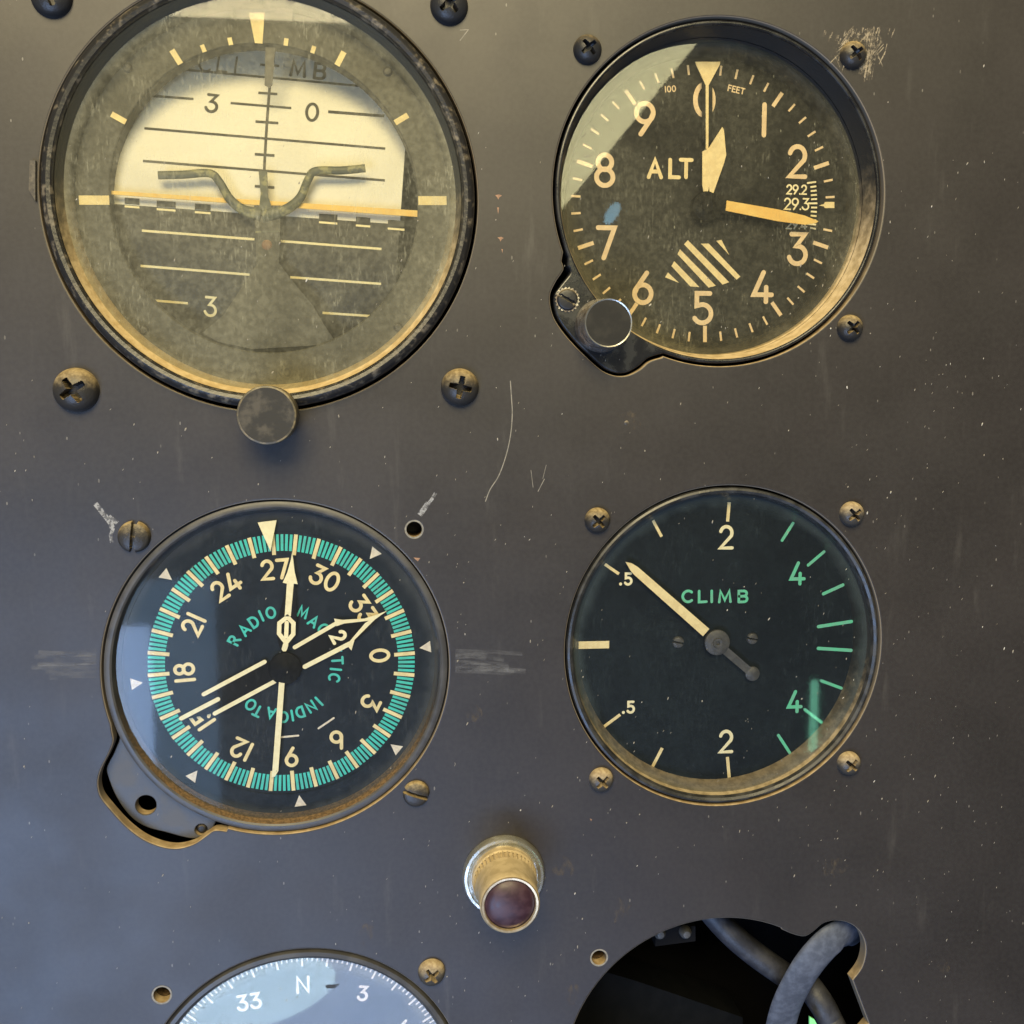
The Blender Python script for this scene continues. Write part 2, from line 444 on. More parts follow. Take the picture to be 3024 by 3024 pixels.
def plate(name, outlines, z0, z1, mats, parent=None, base=(0, 0, 0), bevel=.3):
    """flat plate with rounded edges and holes; mats = [face, edge]"""
    cu = bpy.data.curves.new(name, 'CURVE'); cu.dimensions = '2D'; cu.fill_mode = 'BOTH'
    for pts in outlines:
        sp = cu.splines.new('POLY'); sp.points.add(len(pts) - 1)
        for i, p in enumerate(pts): sp.points[i].co = (p[0], p[1], 0, 1)
        sp.use_cyclic_u = True
    cu.extrude = (z1 - z0) / 2 - bevel; cu.bevel_depth = bevel; cu.bevel_resolution = 2; cu.offset = -bevel
    tmp = bpy.data.objects.new(name + '_tmp', cu); COL.objects.link(tmp)
    dg = bpy.context.evaluated_depsgraph_get(); dg.update()
    me = bpy.data.meshes.new_from_object(tmp.evaluated_get(dg))
    bpy.data.objects.remove(tmp); bpy.data.curves.remove(cu)
    b = W(*base); zc = (z0 + z1) / 2
    bm = bmesh.new(); bm.from_mesh(me)
    bmesh.ops.remove_doubles(bm, verts=bm.verts, dist=1e-4)
    bmesh.ops.recalc_face_normals(bm, faces=bm.faces)
    for f in bm.faces:
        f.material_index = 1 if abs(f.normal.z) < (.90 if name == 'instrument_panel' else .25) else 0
        f.smooth = True
    for v in bm.verts: v.co = W(v.co.x, v.co.y, v.co.z + zc) - b
    me2 = bpy.data.meshes.new(name); bm.to_mesh(me2); bm.free(); bpy.data.meshes.remove(me)
    for m in mats: me2.materials.append(m)
    me2.set_sharp_from_angle(angle=math.radians(11))
    me2.name = name
    o = bpy.data.objects.new(name, me2); COL.objects.link(o)
    if parent is not None: o.parent = parent
    else: o.location = b
    return o

# ---------------------------------------------------------------- stroke lettering
def arc(cx, cy, rx, ry, a0, a1, n=14):
    return [(cx + rx * math.cos(math.radians(a0 + (a1 - a0) * k / n)), cy + ry * math.sin(math.radians(a0 + (a1 - a0) * k / n))) for k in range(n + 1)]
G = {  # width, strokes in a box 0..w, 0..1
 '0': (.62, [arc(.31, .5, .31, .5, 90, 450, 28)]),
 '1': (.14, [[(.07, 0), (.07, 1)]]),
 '2': (.58, [arc(.29, .70, .27, .30, 165, -30, 14) + [(.02, 0), (.58, 0)]]),
 '3': (.60, [[(.06, 1), (.54, 1), (.24, .60)] + arc(.28, .30, .30, .30, 78, -165, 16)]),
 '4': (.66, [[(.36, 1), (.02, .24), (.66, .24)], [(.46, .50), (.46, 0)]]),
 '5': (.58, [[(.52, 1), (.06, 1), (.06, .58)] + arc(.26, .31, .31, .31, 100, -150, 16)]),
 '6': (.62, [[(.44, 1), (.10, .50), (.045, .36)], arc(.31, .30, .29, .30, 90, 450, 26)]),
 '7': (.56, [[(.0, 1), (.56, 1), (.20, 0)]]),
 '8': (.58, [arc(.29, .76, .235, .24, 90, 450, 22), arc(.29, .27, .28, .27, 90, 450, 24)]),
 '9': (.62, [[(.18, 0), (.52, .50), (.575, .64)], arc(.31, .70, .29, .30, 90, 450, 26)]),
 '.': (.10, [[(.05, .01), (.05, .03)]]),
 'A': (.72, [[(0, 0), (.36, 1), (.72, 0)], [(.13, .33), (.59, .33)]]),
 'B': (.60, [[(0, 0), (0, 1)] + [(.36, 1)] + arc(.36, .76, .20, .24, 90, -90, 10) + [(.02, .52)], [(.36, .52)] + arc(.36, .26, .24, .26, 90, -90, 10) + [(0, 0)]]),
 'C': (.68, [arc(.38, .5, .38, .5, 48, 312, 20)]),
 'D': (.66, [[(0, 0), (0, 1), (.26, 1)] + arc(.26, .5, .40, .5, 90, -90, 16) + [(0, 0)]]),
 'E': (.52, [[(.52, 1), (0, 1), (0, 0), (.52, 0)], [(0, .52), (.44, .52)]]),
 'F': (.52, [[(.52, 1), (0, 1), (0, 0)], [(0, .52), (.44, .52)]]),
 'G': (.72, [arc(.38, .5, .38, .5, 48, 340, 22) + [(.72, .42), (.44, .42)]]),
 'I': (.12, [[(.06, 0), (.06, 1)]]),
 'L': (.52, [[(0, 1), (0, 0), (.52, 0)]]),
 'M': (.80, [[(0, 0), (.08, 1), (.40, .15), (.72, 1), (.80, 0)]]),
 'N': (.66, [[(0, 0), (0, 1), (.66, 0), (.66, 1)]]),
 'O': (.80, [arc(.40, .5, .40, .5, 90, 450, 28)]),
 'R': (.62, [[(0, 0), (0, 1), (.34, 1)] + arc(.34, .75, .24, .25, 90, -90, 10) + [(0, .5)], [(.30, .5), (.62, 0)]]),
 'S': (.56, [arc(.28, .75, .26, .25, 30, 250, 12) + arc(.28, .25, .28, .25, 70, -150, 12)]),
 'T': (.64, [[(0, 1), (.64, 1)], [(.32, 1), (.32, 0)]]),
 ' ': (.4, []),
}
def text(mb, s, c, h, stroke, z, rot=0.0, gap=.20, wide=1.0, mi=0):
    """string centred on c (mm); rot in degrees counter-clockwise"""
    tot = sum(G[ch][0] * wide for ch in s) + gap * (len(s) - 1)
    x = -tot / 2; ca, sa = math.cos(math.radians(rot)), math.sin(math.radians(rot))
    hh = h - stroke; k = 0
    for ch in s:
        w, st = G[ch]
        for pl in st:
            q = []
            for px, py in pl:
                lx, ly = (x + px * wide) * hh, (py - .5) * hh
                q.append((c[0] + lx * ca - ly * sa, c[1] + lx * sa + ly * ca))
            cl = (Vector(q[0]) - Vector(q[-1])).length < 1e-3 and len(q) > 6
            mb.strip(q, stroke, z + .012 * k, closed=cl, mi=mi); k += 1
        x += w * wide + gap
def numeral(s, c, h, stroke, z, mat, parent, base, rot=0.0, gap=.2, wide=1.0, name='numeral'):
    mb = MB(); text(mb, s, c, h, stroke, z, rot, gap, wide); return mb.build(name, mat, parent, base)

def pol(c, r, deg):  # clockwise from 12 o'clock
    a = math.radians(deg); return (c[0] + r * math.sin(a), c[1] + r * math.cos(a))
def tick(mb, c, deg, r0, r1, w, z, mi=0):
    mb.strip([pol(c, r0, deg), pol(c, r1, deg)], w, z, cap=False, mi=mi)
def zz(ox, oy, s): return lambda x, y, h=0.0: U(ox + x / s, oy + y / s, h)
A1, A2, A3, A4 = zz(0, 0, 2.415), zz(700, 0, 2.415), zz(0, 600, 2.415), zz(700, 600, 2.415)
B1, B2, B3, B4 = zz(1550, 0, 2.415), zz(2224, 0, 2.415), zz(1550, 500, 2.415), zz(2224, 600, 2.415)
R1, R2, R3_, R4 = zz(200, 1400, 2.76), zz(750, 1400, 2.76), zz(200, 1900, 2.76), zz(750, 1900, 2.76)
C1, C2, C3, C4 = zz(1600, 1400, 2.76), zz(2150, 1400, 2.76), zz(1600, 1900, 2.76), zz(2150, 1900, 2.76)
L1 = zz(1250, 2400, 3.864)
H1, H2 = zz(350, 2700, 3.864), zz(850, 2700, 3.864)
K1, K2 = zz(1650, 2650, 3.864), zz(2150, 2650, 3.864)

# ================================================================ PANEL
AI, AL, RM, CL, HD = (-29.0, 45.1), (75.0, 47.9), (-28.2, -61.46), (78.1, -59.35), (-24.4, -168.3)
BIG = (77.7, -166.8)
alt_bulge = [B3(262, 655), B3(275, 715), B3(222, 800), B3(182, 890), B3(186, 985), B3(222, 1085), B3(310, 1205), B3(425, 1325), B3(545, 1430), B3(640, 1470),
             B3(730, 1468), B3(820, 1425), B3(890, 1368), B3(985, 1338)]
rmi_bulge = [R3_(362, 720), R3_(372, 800), R3_(335, 900), R3_(275, 1020), R3_(248, 1130), R3_(268, 1240), R3_(350, 1350), R3_(480, 1490), R3_(620, 1595), R3_(770, 1655),
             R3_(900, 1668), R3_(1030, 1632), R3_(1130, 1565), R3_(1200, 1522), R3_(1300, 1530)]
big_bulge = [K2(1608, 1445), K2(1420, 945)] + smooth_path([K2(1420, 945), K2(1535, 780), K2(1570, 570), K2(1510, 400), K2(1390, 300), K2(1230, 268), K2(1090, 300), K2(985, 385),
             K2(880, 448), K2(740, 422), K2(600, 362)], 6)[1:]
small_holes = [(U(1223, 1563), 1.95), (U(1769, 2828), 2.0), (U(478, 2938), 2.1)]
panel_holes = [circle(AI, 47.3), lobed_outline(AL, 39.6, alt_bulge), lobed_outline(RM, 39.3, rmi_bulge), circle(CL, 39.5), circle(HD, 38.9),
               lobed_outline(BIG, 38.8, big_bulge, True)] + [circle(c, r, 32) for c, r in small_holes]
rect = [(-420, -480), (520, -480), (520, 380), (-420, 380)]
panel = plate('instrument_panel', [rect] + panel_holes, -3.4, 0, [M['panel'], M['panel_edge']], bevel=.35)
panel['kind'] = 'structure'
cav = MB()  # black box added behind the panel to block light
x0, x1, y0, y1 = -419, 519, -479, 379
cav.add([(x0, y0, -3.5), (x1, y0, -3.5), (x1, y1, -3.5), (x0, y1, -3.5), (x0, y0, -75), (x1, y0, -75), (x1, y1, -75), (x0, y1, -75)],
        [[4, 5, 6, 7], [0, 1, 5, 4], [1, 2, 6, 5], [2, 3, 7, 6], [3, 0, 4, 7]])
cv = cav.build('cavity_light_block', M['dark']); cv['kind'] = 'structure'

def case(c, r, z, parent):
    mb = MB(); mb.lathe([(r, z), (r, -70), (0, -70)], c[0], c[1], 64)
    mb.build('case', M['dark'], parent, (c[0], c[1], 0))
def pane(c, r, z, mat, parent):
    mb = MB(); mb.lathe([(0, z, 0), (r, z, 1), (r, z - 1.2, 1), (0, z - 1.2, 1)], c[0], c[1], 96)
    return mb.build('glass', [mat, M['clear']], parent, (c[0], c[1], 0))

# ================================================================ ATTITUDE INDICATOR
def build_attitude():
    b = (*AI, 0); c = AI
    t = thing('attitude_indicator', 'large round artificial horizon dial with white and grey drum and bent wing symbol', 'flight instrument', b)
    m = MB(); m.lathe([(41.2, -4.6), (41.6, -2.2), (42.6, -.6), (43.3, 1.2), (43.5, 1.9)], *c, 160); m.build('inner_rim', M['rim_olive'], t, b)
    m = MB(); m.lathe([(43.45, -2), (43.55, 1.5), (43.7, 2.4), (44.1, 2.9), (44.9, 3.1), (45.6, 2.8), (46.2, 2.0), (46.55, .8), (46.6, -3), (46.6, -8)], *c, 160); m.build('bezel', M['bezel_worn'], t, b)
    g = pane(c, 43.4, -.9, M['glass_ai'], t); case(c, 45, -6, t)
    # fixed mask ring with bank marks
    m = MB(); m.lathe([(33.9, -9.5), (33.9, -5.4), (34.2, -5.0), (41.4, -5.0), (42.6, -5.0)], *c, 160); mask = m.build('mask', M['dial_olive'], t, b)
    m = MB()
    for a in (-20, -10, 10, 20): tick(m, c, a - 1.6, 34.1, 35.7, .95, -4.93)
    for a in (-60, -30, 30, 60): tick(m, c, a - 1.6, 34.0, 37.4, 1.25, -4.93)
    for a in (-90, 90): tick(m, c, a - 1.2, 34.05, 40.5, 2.0, -4.93)
    m.poly([A1(1775, 90, -5), A1(1887, 92, -5), A1(1872, 312, -5), A1(1818, 308, -5)], -4.93)
    m.build('bank_mark', M['cream'], mask, b)
    for f in (A1(910, 485, -5), A2(1075, 512, -5), A3(1025, 905, -5), A4(1150, 885, -5)):
        m = MB(); m.lathe([(0, -4.5), (.7, -4.6), (1.1, -4.98)], f[0], f[1], 20); m.build('mask_screw', M['hub'], mask, b)
    m = MB()
    for k, ch in enumerate('SERIAL NO.'):
        a = 196.5 - k * 2.75; p = pol(c, 38.6, a); text(m, ch, p, 2.0, .34, -4.94, 180 - a, mi=0)
    m.build('lettering', M['ink'], mask, b)
    # drum : a shallow cylinder, rolled a little clockwise
    roll = math.radians(-4.6); dc = (c[0] + .5, c[1] - 2.0); RD = 85.0; ZD = -8.6
    ex, ey = (math.cos(roll), math.sin(roll)), (-math.sin(roll), math.cos(roll))
    def dz(p):
        v = (p[0] - dc[0]) * ey[0] + (p[1] - dc[1]) * ey[1]
        return ZD - RD + math.sqrt(max(RD * RD - v * v, 1))
    def D(fn, x, y):
        h = ZD
        for _ in range(12): p = fn(x, y, h); h = dz(p)
        return Vector((p[0], p[1], h))
    def loc(u, v): return (dc[0] + u * ex[0] + v * ey[0], dc[1] + u * ex[1] + v * ey[1])
    ur = D(A2, 1196, 1100); umax = (ur.x - dc[0]) * ex[0] + (ur.y - dc[1]) * ex[1]
    ga, gb = D(A1, 1118, 1476), D(A2, 1100, 1596)
    def uv(p): return ((p.x - dc[0]) * ex[0] + (p.y - dc[1]) * ex[1], (p.x - dc[0]) * ey[0] + (p.y - dc[1]) * ey[1])
    (u1, v1_), (u2, v2_) = uv(ga), uv(gb)
    def vg(u): return v1_ + (v2_ - v1_) * (u - u1) / (u2 - u1)
    def drum_patch(v0, v1, name, mat, par):
        m = MB(); n = 28; vs = []
        for i in range(n + 1):
            for u in (-40, umax):
                a, e = (v0(u) if callable(v0) else v0), (v1(u) if callable(v1) else v1)
                p = loc(u, a + (e - a) * i / n); vs.append((p[0], p[1], dz(p)))
        m.add(vs, [[2 * i, 2 * i + 1, 2 * i + 3, 2 * i + 2] for i in range(n)]); return m.build(name, mat, par, b)
    drum = drum_patch(vg, 44, 'drum', M['sky'], t)
    drum_patch(-44, vg, 'ground_half', M['ground'], drum)
    def line(m, p, q, w, lift=.06, n=12):
        pts = [p.lerp(q, k / n) for k in range(n + 1)]
        d2 = Vector((q.x - p.x, q.y - p.y)).normalized(); nx, ny = -d2.y * w / 2, d2.x * w / 2
        vs = []
        for k in pts:
            for s in (1, -1):
                a = (k.x + s * nx, k.y + s * ny); vs.append((a[0], a[1], dz(a) + lift))
        m.add(vs, [[2 * i, 2 * i + 1, 2 * i + 3, 2 * i + 2] for i in range(n)])
    m = MB()
    for f0, a, f1, e in ((A1, (1230, 490), A2, (912, 617)), (A1, (1060, 683), A1, (1380, 706)), (A1, (1645, 735), A2, (387, 771)), (A2, (650, 797), A2, (1050, 828)),
                         (A1, (1030, 915), A2, (1057, 1060)), (A1, (1020, 1148), A2, (1054, 1287))):
        line(m, D(f0, *a), D(f1, *e), .55 if a[0] != 650 else .7)
    line(m, D(A2, 233, 620), D(A2, 186, 1400), .62, .07)
    for x, y in ((165, 462), (152, 662), (132, 867), (127, 1100), (127, 1328)):
        w = 140 if y > 700 else 136
        if y in (867,): w = 162
        line(m, D(A2, x, y), D(A2, x + w, y + w * .07), .6, .08)
    m.build('pitch_scale', M['ink'], drum, b)
    def dtext(s, fn, x, y, h, st, mat, rot=-4.6, lift=.08):
        p = D(fn, x, y); m = MB(); text(m, s, (p.x, p.y), h, st, 0, rot)
        m.v = [(q[0], q[1], dz(q) + lift + q[2]) for q in m.v]; m.build('numeral' if s.isdigit() else 'lettering', mat, drum, b)
    dtext('3', A1, 1512, 737, 4.7, .68, M['ink']); dtext('0', A2, 536, 800, 4.7, .68, M['ink'])
    dtext('3', A3, 1502, 738, 4.7, .60, M['cream_pale'])
    for s, fn, x, y in (('C', A1, 1465, 448), ('L', A1, 1590, 452), ('I', A1, 1682, 465), ('M', A2, 437, 490), ('B', A2, 592, 508)):
        dtext(s, fn, x, y, 4.6, .72 if fn is A2 else .45, M['ink'])
    m = MB()
    for f0, a, f1, e in ((A3, (1012, 196), A3, (1815, 258)), (A4, (305, 270), A4, (1030, 327)), (A3, (1003, 447), A3, (1780, 510)), (A4, (380, 528), A4, (1028, 576)),
                         (A3, (1060, 691), A3, (1340, 714)), (A4, (610, 782), A4, (965, 806))):
        line(m, D(f0, *a), D(f1, *e), .52)
    m.build('ground_scale', M['cream_pale'], drum, b)
    for fn, x, y, w in ((A1, 890, 1432, 105), (A1, 1118, 1452, 135), (A1, 1390, 1473, 112), (A2, 585, 1545, 130), (A2, 848, 1568, 102), (A2, 1075, 1590, 118)):
        m = MB(); m2 = MB(); line(m, D(fn, x, y), D(fn, x + w, y + w * .07), 1.35, .10); line(m2, D(fn, x, y + 40), D(fn, x + w, y + 40 + w * .08), .45, .12)
        m.build('horizon_notch', M['ground'], drum, b); m2.build('horizon_dash', M['cream_pale'], drum, b)
    # yellow horizon bar
    hp, hq = A1(785, 1372, -6.4), A2(1288, 1524, -6.4)
    m = MB(); d2 = (hq - hp).normalized(); nx = Vector((-d2.y, d2.x)) * .72
    m.prism([hp + nx * .55, hp - nx * .55, hq - nx, hq + nx], -6.8, -6.4); m.build('horizon_bar', M['orange'], t, b)
    # bank pointer
    m = MB(); m.prism([A2(203, 335, -6), A2(272, 338, -6), A2(250, 602, -6), A2(232, 625, -6), A2(196, 605, -6)], -6.6, -6.0)
    m.build('bank_pointer', M['hub'], t, b)
    # aeroplane symbol and its pedestal
    zs = -5.85
    def P(fn, x, y): return fn(x, y, zs)
    left = smooth_path([P(A1, 1128, 1250), P(A1, 1300, 1246), P(A1, 1490, 1236), P(A1, 1560, 1290), P(A1, 1640, 1420), P(A1, 1740, 1500), P(A1, 1860, 1530)], 7)
    right = smooth_path([P(A2, 915, 1200), P(A2, 740, 1216), P(A2, 560, 1220), P(A2, 505, 1285), P(A2, 450, 1410), P(A2, 340, 1500), P(A2, 180, 1540)], 7)
    for pth in (left, right):
        m = MB(); m.tube([(p.x, p.y, zs) for p in pth], [.92 + .5 * max(0, (i / (len(pth) - 1) - .5) / .5) ** 1.5 for i in range(len(pth))], 14, .5); m.build('wing', M['symbol'], t, b, recalc=True)
    m = MB(); m.prism([P(A1, 1845, 1222), P(A1, 1905, 1222), P(A1, 1912, 1400), P(A1, 1945, 1500), P(A1, 1990, 1535), P(A1, 1790, 1535), P(A1, 1850, 1480), P(A1, 1860, 1380)], zs - .4, zs + .3)
    m.build('nose_post', M['symbol'], t, b)
    m = MB()
    m.prism([P(A4, 120, 15), P(A4, 310, 15), P(A4, 300, 430), P(A4, 330, 470), P(A4, 400, 560), P(A4, 540, 730), P(A4, 640, 900), P(A4, 700, 985),
             P(A4, 620, 1010), P(A3, 1800, 1040), P(A3, 1560, 990), P(A3, 1440, 925), P(A3, 1590, 800), P(A3, 1690, 650), P(A3, 1775, 520), P(A3, 1825, 440), P(A4, 135, 300)], zs - 1.2, zs - .1)
    ped = m.build('pedestal', M['dial_olive'], t, b)
    q = P(A4, 212, 297); m = MB(); m.lathe([(0, zs + .35), (.75, zs + .25), (1.15, zs - .1)], q[0], q[1], 20); m.build('pedestal_screw', M['chip'], ped, b)
    q0, q1 = P(A4, 135, 205), P(A4, 298, 200); m = MB(); m.strip([q0, q1], .3, zs - .05); m.build('index_line', M['symbol'], ped, b)
    # setting knob below the ring
    k = U(787, 1226, 10.5); rk = 6.35
    m = MB(); m.lathe([(0, 10.5), (rk - .45, 10.5)], k.x, k.y, 64); kn = m.build('knob', M['knob'], t, b)
    m = MB(); m.lathe([(rk - .45, 10.5), (rk - .12, 10.38), (rk, 10.1), (rk, 4.0), (rk - .6, 3.0), (3.0, 3.0), (3.0, -4)], k.x, k.y, 64); m.build('knob_skirt', M['knob_side'], kn, b)
    # worn lug at the left edge of the ring
    q0, q1, q2, q3 = A1(222, 1150), A1(262, 1150), A1(262, 1440), A1(215, 1360)
    m = MB(); m.prism([q0, q1, q2, q3], .05, .9); m.build('edge_lug', M['screw_steel'], t, b)
build_attitude()

# ================================================================ ALTIMETER
def build_altimeter():
    b = (*AL, 0); c = AL; zd = -12.0; zn = -9.0
    t = thing('altimeter', 'round black altimeter marked ALT with a yellow needle and a lobed corner knob', 'flight instrument', b)
    bul = [B3(300, 690, -1), B3(318, 740, -1), B3(250, 830, -1), B3(205, 900, -1), B3(208, 985, -1), B3(240, 1080, -1), B3(325, 1195, -1), B3(440, 1312, -1), B3(552, 1412, -1), B3(645, 1452, -1),
           B3(725, 1448, -1), B3(805, 1405, -1), B3(880, 1345, -1), B3(990, 1312, -1)]
    out = lobed_outline(c, 38.9, bul)
    plate('bezel', [out, circle(c, 37.9, 160)], -6, -.3, [M['bezel_gloss'], M['bezel_gloss']], t, b, bevel=.45)
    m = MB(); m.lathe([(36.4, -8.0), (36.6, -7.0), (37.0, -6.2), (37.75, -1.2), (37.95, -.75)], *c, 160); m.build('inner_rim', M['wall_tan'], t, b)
    m = MB(); m.lathe([(34.6, zd), (35.2, -9.4), (36.0, -8.4), (36.5, -7.9)], *c, 160); m.build('dial_wall', M['bezel'], t, b)
    pane(c, 36.9, -6.9, M['glass_alt'], t); case(c, 37, -6, t)
    m = MB(); m.lathe([(0, zd), (34.8, zd)], *c, 128); dial = m.build('dial', M['dial'], t, b)
    cd = (74.55, 47.6); r0 = -1.1
    m = MB()
    for k in range(50):
        a = k * 7.2 + r0
        if k in (13,): continue
        if k % 5 == 0: tick(m, cd, a, 29.0, 33.0, .95, zd + .05)
        else: tick(m, cd, a, 30.7, 33.0, .52, zd + .05)
    m.build('scale_mark', M['salmon'], dial, b)
    zt = zd + .05
    for s, fn, x, y in (('9', B1, 855, 847), ('0', B1, 1280, 712), ('1', B1, 1707, 855), ('2', B2, 315, 1152), ('3', B2, 320, 1776), ('4', B3, 1695, 840),
                        ('5', B3, 1272, 990), ('6', B3, 842, 845), ('7', B1, 580, 1732), ('8', B1, 570, 1214)):
        numeral(s, fn(x, y, zt), 8.3, 1.15, zt, M['salmon'], dial, b)
    m = MB()
    for s, x in (('A', 928), ('L', 1068), ('T', 1150)): text(m, s, B1(x, 1202, zt), 5.0, .92, zt, 0, wide=1.05)
    m.build('lettering', M['cream'], dial, b)
    m = MB(); text(m, '100', B1(1037, 634, zt), 1.55, .26, zt, 6, .3); text(m, 'FEET', B1(1508, 640, zt), 1.6, .28, zt, -11, .28); m.build('lettering', M['salmon'], dial, b)
    m = MB()
    for pg in ([(1000, 770), (1020, 735), (1100, 810)], [(1045, 690), (1065, 655), (1245, 840), (1180, 835)], [(1088, 605), (1106, 570), (1362, 830), (1310, 843)],
               [(1135, 535), (1162, 505), (1457, 805), (1410, 822)], [(1255, 530), (1312, 530), (1537, 765), (1510, 787)], [(1365, 510), (1402, 503), (1458, 612)]):
        m.poly([B3(x, y, zt) for x, y in pg], zt)
    m.build('warning_stripe', M['cream'], dial, b)
    # pressure window
    m = MB(); m.poly([B2(205, 1300, zt), B2(465, 1290, zt), B2(480, 1470, zt), B2(465, 1650, zt), B2(205, 1640, zt)], zt); win = m.build('pressure_window', M['needle_black'], dial, b)
    zt2 = zt + .05
    m = MB()
    for k in range(12):
        y = 1300 + k * 30; x0 = 415 if k not in (0, 5, 10) else 392
        m.strip([B2(x0 + abs(k - 5) * -1.5, y + (5.5 - k) * 1.0, zt2), B2(458 - abs(k - 5) * 1.8, y - (5.5 - k) * .5, zt2)], .42, zt2, cap=False)
    m.build('pressure_mark', M['cream_pale'], win, b) if False else m.build('pressure_mark', M['cream_pale'], dial, b)
    for s, y, h in (('29.2', 1352, 2.5), ('29.3', 1455, 3.0), ('29.4', 1600, 2.5)):
        numeral(s, B2(310, y, zt2), h, .40, zt2, M['cream_pale'], dial, b, rot=0, gap=.16)
    m = MB(); m.poly([B2(470, 1466, zt2), B2(505, 1455, zt2), B2(512, 1440, zt2), B2(580, 1440, zt2), B2(580, 1484, zt2), B2(512, 1484, zt2), B2(505, 1472, zt2)], zt2)
    m.build('pressure_index', M['cream'], dial, b)
    # needles
    def poly3(fn, pts, z, th, name, mat, par, rc=False):
        m = MB(); m.prism([fn(x, y, z) for x, y in pts], z - th, z); return m.build(name, mat, par, b)
    z1 = -10.6
    n1 = poly3(B1, [(1262, 470), (1338, 470), (1338, 1010), (1268, 1010)], z1, .3, 'thin_needle', M['needle_black'], t)
    poly3(B1, [(1216, 440), (1394, 440), (1390, 462), (1311, 608), (1309, 1062), (1291, 1062), (1290, 608), (1222, 462)], z1 + .45, .3, 'needle_paint', M['cream'], n1)
    z2 = -9.9
    n2 = poly3(B1, [(1408, 905), (1420, 925), (1436, 1105), (1420, 1165), (1340, 1390), (1322, 1384), (1312, 1330), (1304, 1390), (1278, 1390), (1266, 1320), (1266, 1080), (1310, 1058)], z2, .35, 'short_needle', M['cream'], t)
    z3 = -9.2
    n3 = poly3(B1, [(1440, 1430), (1808, 1494), (1993, 1536), (2094, 1577), (2080, 1590), (1998, 1602), (1808, 1578), (1432, 1502)], z3, .35, 'long_needle', M['orange'], t)
    h = B1(1302, 1468, -9)
    m = MB(); m.lathe([(0, -8.6), (1.4, -8.6), (1.6, -8.8), (3.4, -9.5), (3.6, -9.8), (3.6, -11.5)], h.x, h.y, 40); m.build('hub', M['needle_black'], t, b)
    m = MB(); m.prism([B1(1290, 1420, -9.5), B1(1330, 1525, -9.5), B1(1450, 1520, -9.5), B1(1448, 1425, -9.5)], -9.95, -9.5); m.build('needle_arm', M['needle_black'], n3, b)
    # clamp screw with star washer, and setting knob on the lobe
    q = B3(302, 930, -.2)
    m = MB(); n = 20; pts = [pol(q, 2.95 if k % 2 else 2.55, k * 180 / n) for k in range(2 * n)]; m.prism(pts, -.5, .0); sc = m.build('washer', M['chrome_worn'], t, b)
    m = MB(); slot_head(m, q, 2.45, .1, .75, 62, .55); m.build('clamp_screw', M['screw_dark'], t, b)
    k = B3(597, 1096, 8.2); rk = 5.45
    m = MB(); m.lathe([(0, 8.2), (rk - .35, 8.2)], k.x, k.y, 64); kn = m.build('knob', M['knob_face2'], t, b)
    m = MB(); m.lathe([(rk - .35, 8.2), (rk - .1, 8.35), (rk, 8.1)], k.x, k.y, 64); m.build('knob_rim', M['chrome'], kn, b)
    m = MB(); m.lathe([(rk, 8.1), (rk, 6.4), (rk + .35, 3.2), (rk + .6, 1.2), (rk + .7, -.4)], k.x, k.y, 64); m.build('knob_skirt', M['chrome_worn'], kn, b)

def slot_head(m, c, r, z, h, deg, sw, seg=40, n=14):
    """screw head as a fine relief with a straight slot"""
    relief(m, c, r, z, h, lambda x, y: .75 if abs(x * math.cos(math.radians(deg)) + y * math.sin(math.radians(deg))) < sw / 2 else 0, seg, n, flat=.45)
def relief(m, c, r, z, h, cut, seg=56, n=22, flat=0.0, chips=0.0, seed=1):
    rnd = random.Random(seed); o = len(m.v)
    m.v.append((c[0], c[1], z + h - min(cut(0, 0), h + 5)))
    for i in range(1, n + 1):
        rr = r * (i / n) ** .85
        for k in range(seg):
            a = 2 * PI * k / seg; x, y = rr * math.cos(a), rr * math.sin(a); u = rr / r
            dome = (1 - u ** 2) ** .5 if u < 1 else 0
            dome = flat * min(1, dome * 2.2) + (1 - flat) * dome
            m.v.append((c[0] + x, c[1] + y, z + h * dome - cut(x, y) + rnd.uniform(-chips, chips)))
    for k in range(seg): m.f.append([o, o + 1 + k, o + 1 + (k + 1) % seg]); m.mi.append(0)
    for i in range(n - 1):
        for k in range(seg):
            k2 = (k + 1) % seg; a = o + 1 + i * seg; bb = a + seg
            m.f.append([a + k, bb + k, bb + k2, a + k2]); m.mi.append(0)
M['knob_face2'] = pmat('knob_black_face', (.018, .017, .015), (.026, .024, .02), 300, rough=.6, spec=.18, bump=.15, bscale=900)
build_altimeter()

